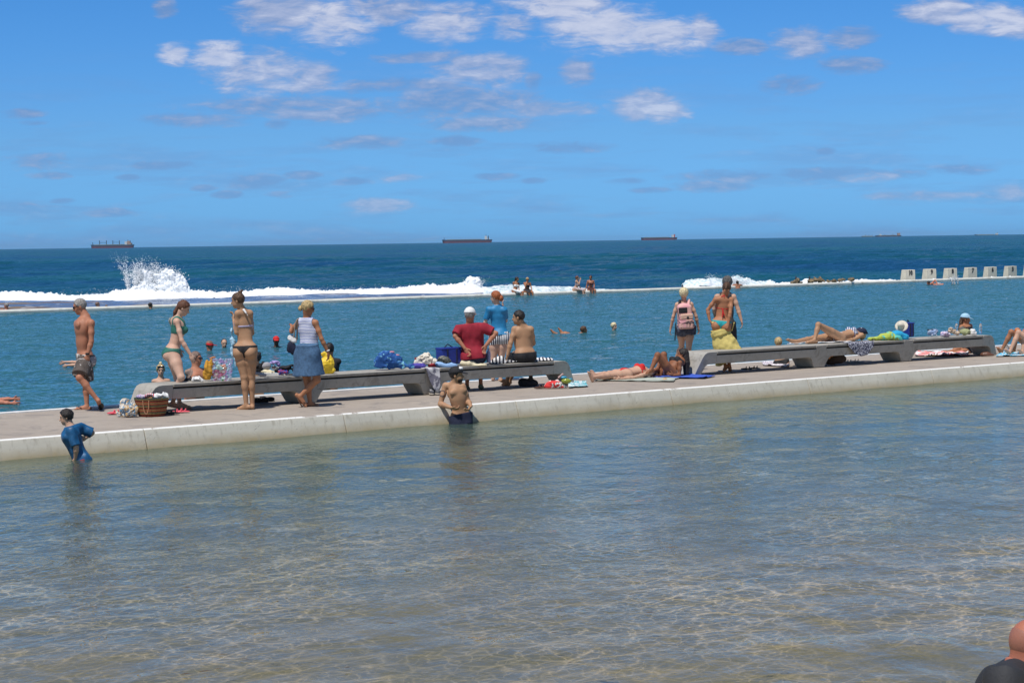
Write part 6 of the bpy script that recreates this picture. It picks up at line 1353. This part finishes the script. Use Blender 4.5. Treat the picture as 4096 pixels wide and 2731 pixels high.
flat('towel', 'pale turquoise patterned towel beside the dive mask', 'towel', '3', [(2030, 1060), (2225, 1050), (2200, 1012), (2060, 1020)], spots('turq_print', (.70, .74, .75), (.10, .42, .48), 16), z=.012, amp=.02)
heap('duffel_bag', 'black bag in the shade under the right part of the left bench', 'bag', 'f', [(1830, 450, 100, 42), (1855, 385, 16, 50), (1775, 435, 50, 34)], gy('f', 1830, 492) + .1, M_black, (.008, 7))
# between the benches
flat('towel', 'pale grey green towel under the woman in the red bikini', 'towel', '4', [(200, 1345), (1120, 1358), (1180, 1318), (300, 1290)], cm('sage_towel', (.42, .46, .40)), z=.004, amp=.008)
flat('towel', 'bright blue towel under the reclining woman', 'towel', '4', [(880, 1318), (1460, 1322), (1610, 1298), (1020, 1266)], cm('royal_towel', (.04, .10, .50)), z=.010, amp=.012)
heap('pouch', 'small straw coloured pouch by the head of the woman in the red bikini', 'pouch', '4', [(1035, 1330, 36, 14)], gy('4', 1035, 1342), cm('straw', (.5, .33, .16)))
# right bench
sandals('black sandals on the deck under the left span of the right bench', '4', (1960, 1218), (2050, 1212), M_blackrub, yaw=95)
flat('towel', 'white lace patterned towel on the deck behind the right bench', 'towel', 'g', [(0, 655), (365, 682), (360, 640), (30, 615)], spots('lace', (.78, .76, .77), (.40, .34, .42), 26), z=.01, amp=.02)
sandals('white and black slides under the middle of the right bench', 'g', (1245, 612), (1350, 606), cm('white_leather', (.6, .58, .55), rough=.4), yaw=85)
r_ = empty('straw_bag', aty('g', 1080, 640, gy('g', 1080, 655)), 'large round dark woven bag in the shade under the right bench', 'bag'); part(r_, 'bag_body', 'g', [(1090, 560, 125, 72), (1000, 600, 100, 50)], gy('g', 1080, 650) + .05, cm('dark_straw', (.05, .028, .018)), (.006, 12), depth=.4); part(r_, 'orange_scarf', 'g', [(985, 515, 40, 20), (960, 545, 24, 22)], gy('g', 1080, 650) - .12, cm('orange_scarf', (.5, .2, .06)), (.008, 12, 1))
flat('towel', 'white towel under the woman lying on the right bench', 'towel', 'g', [(330, 352), (1215, 326), (1360, 296), (600, 300)], M_white, z=.008, zb=.435, amp=.010)
drape('towel', 'navy and white paisley towel hanging over the front of the right bench', 'towel', 'g', 1222, 1590, .22, [.05, .20, .27, .24, .08], spots('paisley', (.03, .035, .08), (.55, .55, .62), 34, .52))
Yc2 = w3('g', 1410, 180, bs_.P['head'][1])[1]; hd_ = bs_.hd
r_ = empty('cap', Vector(hd_), 'black baseball cap covering the face of the woman lying on the right bench', 'cap'); ca = (A_([.8, .6, 0]), A_([-.6, .8, 0]), UPW)
blob('cap_crown', [Ell(hd_ + UPW * .055, (.13, .115, .085), ca)], M_navy, .008, r_, fn=lambda P: (hd_[2] + .01) - P[..., 2]); blob('cap_peak', [Ell(hd_ + UPW * .05 + ca[0] * .10, (.09, .08, .012), (nrm(ca[0] - UPW * .8), ca[1], nrm(UPW + ca[0] * .8)))], M_navy, .007, r_); blob('cap_badge', [Ell(hd_ + UPW * .128 - ca[0] * .03 - ca[1] * .04, (.016, .016, .008))], M_white, .006, r_)
Yg1 = by('g', 1850) + .28
heap('towel', 'lime green and turquoise towel heaped on the right bench', 'towel', 'g', [(1800, 225, 110, 56), (1690, 255, 100, 26), (1580, 262, 80, 14), (1900, 250, 90, 40), (1985, 270, 40, 34)], Yg1, spots('lime_turquoise', (.42, .50, .08), (.10, .50, .42), 5, .52), (.020, 7, 1))
heap('towel', 'bright blue towel behind the lime towel on the right bench', 'towel', 'g', [(1950, 200, 90, 46), (2050, 235, 60, 36)], Yg1 + .12, cm('cyan_towel', (.02, .35, .62)), (.014, 7, 1))
cooler('g', 2052, 2162, 45, 240, by('g', 2100) + .36, 'upright dark blue cooler bag behind the sun hat')
def sunhat():
    c = A_(aty('g', 2008, 85, by('g', 2000) + .24)[:]); f = nrm(A_([-.45, -1, .45])); r = nrm(np.cross(f, UPW)); u = np.cross(r, f); r_ = empty('sun_hat', Vector(c), 'wide brimmed cream sun hat propped against the dark blue cooler bag', 'hat'); m = cm('hat_canvas', (.66, .60, .50)); s_ = sc('g', c[1])
    blob('brim', [Ell(c, (102 * s_, 86 * s_, .014), (r, u, f))], m, .008, r_, noise=(.006, 5)); blob('crown', [Ell(c + f * .02, (50 * s_, 50 * s_, .10), (r, u, f))], m, .008, r_, noise=(.005, 10)); blob('hat_cord', [Cone(c + f * .03 + r * .05 - u * .05, c + f * .03 + r * .12 - u * .14, .006, .006)], M_grey, .006, r_)
sunhat()
Yh1 = by('h', 700) + .33
heap('jeans', 'faded blue jeans crumpled on the right bench', 'clothing', 'h', [(640, 505, 110, 50), (560, 540, 60, 36)], Yh1, spots('faded_denim', (.20, .29, .48), (.50, .56, .68), 10)); heap('belt', 'looped black belt on the faded jeans', 'belt', 'h', [(545, 470, 40, 12), (610, 466, 26, 12)], Yh1, M_black, (.004, 12))
heap('towel', 'white and lilac towel beside the faded jeans', 'towel', 'h', [(830, 525, 90, 50), (900, 555, 50, 26)], Yh1, M_lilac); Yh2 = by('h', 1100) + .36
heap('blanket', 'beige patterned blanket on the right bench below the blue cap woman', 'cloth', 'h', [(1000, 495, 80, 52), (1100, 520, 90, 28), (960, 450, 30, 30)], Yh2, spots('beige_print', (.55, .45, .34), (.40, .28, .20), 16)); heap('cloth', 'olive green folded cloth on the right bench', 'cloth', 'h', [(1235, 502, 95, 46)], Yh2 - .04, cm('olive_cloth', (.36, .38, .19)), (.012, 7, 1))
heap('shirt', 'white shirt at the right end of the things on the right bench', 'clothing', 'h', [(1375, 495, 60, 52), (1425, 530, 30, 24)], Yh2 - .02, M_white, (.016, 8, 1)); heap('bag', 'grey patterned bag on the lap of the blue cap woman', 'bag', 'h', [(1180, 455, 70, 46)], Yh2 + .25, M_camo)
bottle('clear water bottle with a blue cap standing alone near the right bench end', 'h', 1528, 538, 322, by('h', 1528) + .34, M_pet, M_bluecap); bottle('clear water bottle with a blue cap standing behind the beige blanket', 'h', 1070, 505, 325, by('h', 1070) + .5, M_pet, M_bluecap)
flat('towel', 'pink and white towel on the deck behind the right bench', 'towel', 'h', [(285, 968), (1300, 962), (1290, 905), (330, 905)], stripes('pink_stripe', (.70, .25, .24), (.78, .75, .74), 4, 1, .5, .3), z=.01, amp=.022)
sandals('tan cork sandals with brown straps on the shaded side of the right bench', 'h', (560, 978), (660, 968), mat('cork', (.22, .15, .08), .8), yaw=80); sandals('thin strapped black sandals next to the tan cork ones', 'h', (830, 965), (930, 958), M_blackrub, yaw=85)
heap('leather_bag', 'brown leather bag in the shade at the right end of the right bench', 'bag', 'h', [(1620, 925, 90, 32), (1700, 940, 80, 18)], gy('h', 1640, 965), mat('bag_leather', (.14, .06, .035), .4), (.008, 9))
flat('towel', 'blue and white printed towel under the raised knees at the right edge', 'towel', 'h', [(1815, 975), (2700, 960), (2700, 905), (1900, 925)], spots('blue_white_print', (.70, .75, .78), (.05, .42, .65), 9), z=.01, amp=.02)
bottle('short clear bottle on the printed towel by the pale knees', 'h', 2030, 918, 745, gy('h', 2030, 925), M_pet, mat('white_cap', (.8, .8, .8), .4), .045); bottle('smaller clear bottle left of the short one on the printed towel', 'h', 1982, 915, 795, gy('h', 1982, 922), M_pet, mat('orange_cap', (.75, .15, .05), .4), .034)
# floating leaves
g_ = np.random.default_rng(5); pts = []
bm = bmesh.new()
for i in range(90):
    x = g_.uniform(50, 3700) if i % 3 else g_.uniform(300, 1500); y = g_.uniform(2050, 2700) if i % 2 else g_.uniform(2100, 2450); p = onz('x', x, y, ZN + .012); L = g_.uniform(.02, .06); a = g_.uniform(-.5, .5)
    vs = [bm.verts.new(p + Vector((math.cos(a + q) * L * r_, math.sin(a + q) * L * r_ * .6, .004 * (r_ < 1)))) for q, r_ in ((0, 1), (.9, .45), (2.2, .4), (3.14, 1), (4.0, .4), (5.4, .45))]; bm.faces.new(vs)
o = bmobj('floating_weed', bm, mat('weed', (.10, .06, .03), .6)); tag(o, 'bits of brown weed drifting on the near pool', 'weed', kind='stuff')
# ------------------------------------------------------------------ air
def haze():
    bm = bmesh.new(); bmesh.ops.create_cube(bm, size=1); bmesh.ops.scale(bm, verts=bm.verts[:], vec=(44000, 27000, 52)); bmesh.ops.translate(bm, verts=bm.verts[:], vec=(0, 13300, 23.0))
    me = D.meshes.new('haze'); bm.to_mesh(me); bm.free(); m = D.materials.new('haze'); m.use_nodes = True; t = NT(m.node_tree); t.n.clear()
    v = t.node('ShaderNodeVolumePrincipled'); v.inputs['Color'].default_value = (.5, .74, 1, 1); v.inputs['Density'].default_value = 1.6e-5; v.inputs['Anisotropy'].default_value = .2
    o = t.node('ShaderNodeOutputMaterial'); t.l.new(v.outputs[0], o.inputs[1]); ob = link('haze', me, m); tag(ob, 'thin sea haze', 'haze', kind='stuff')
haze()
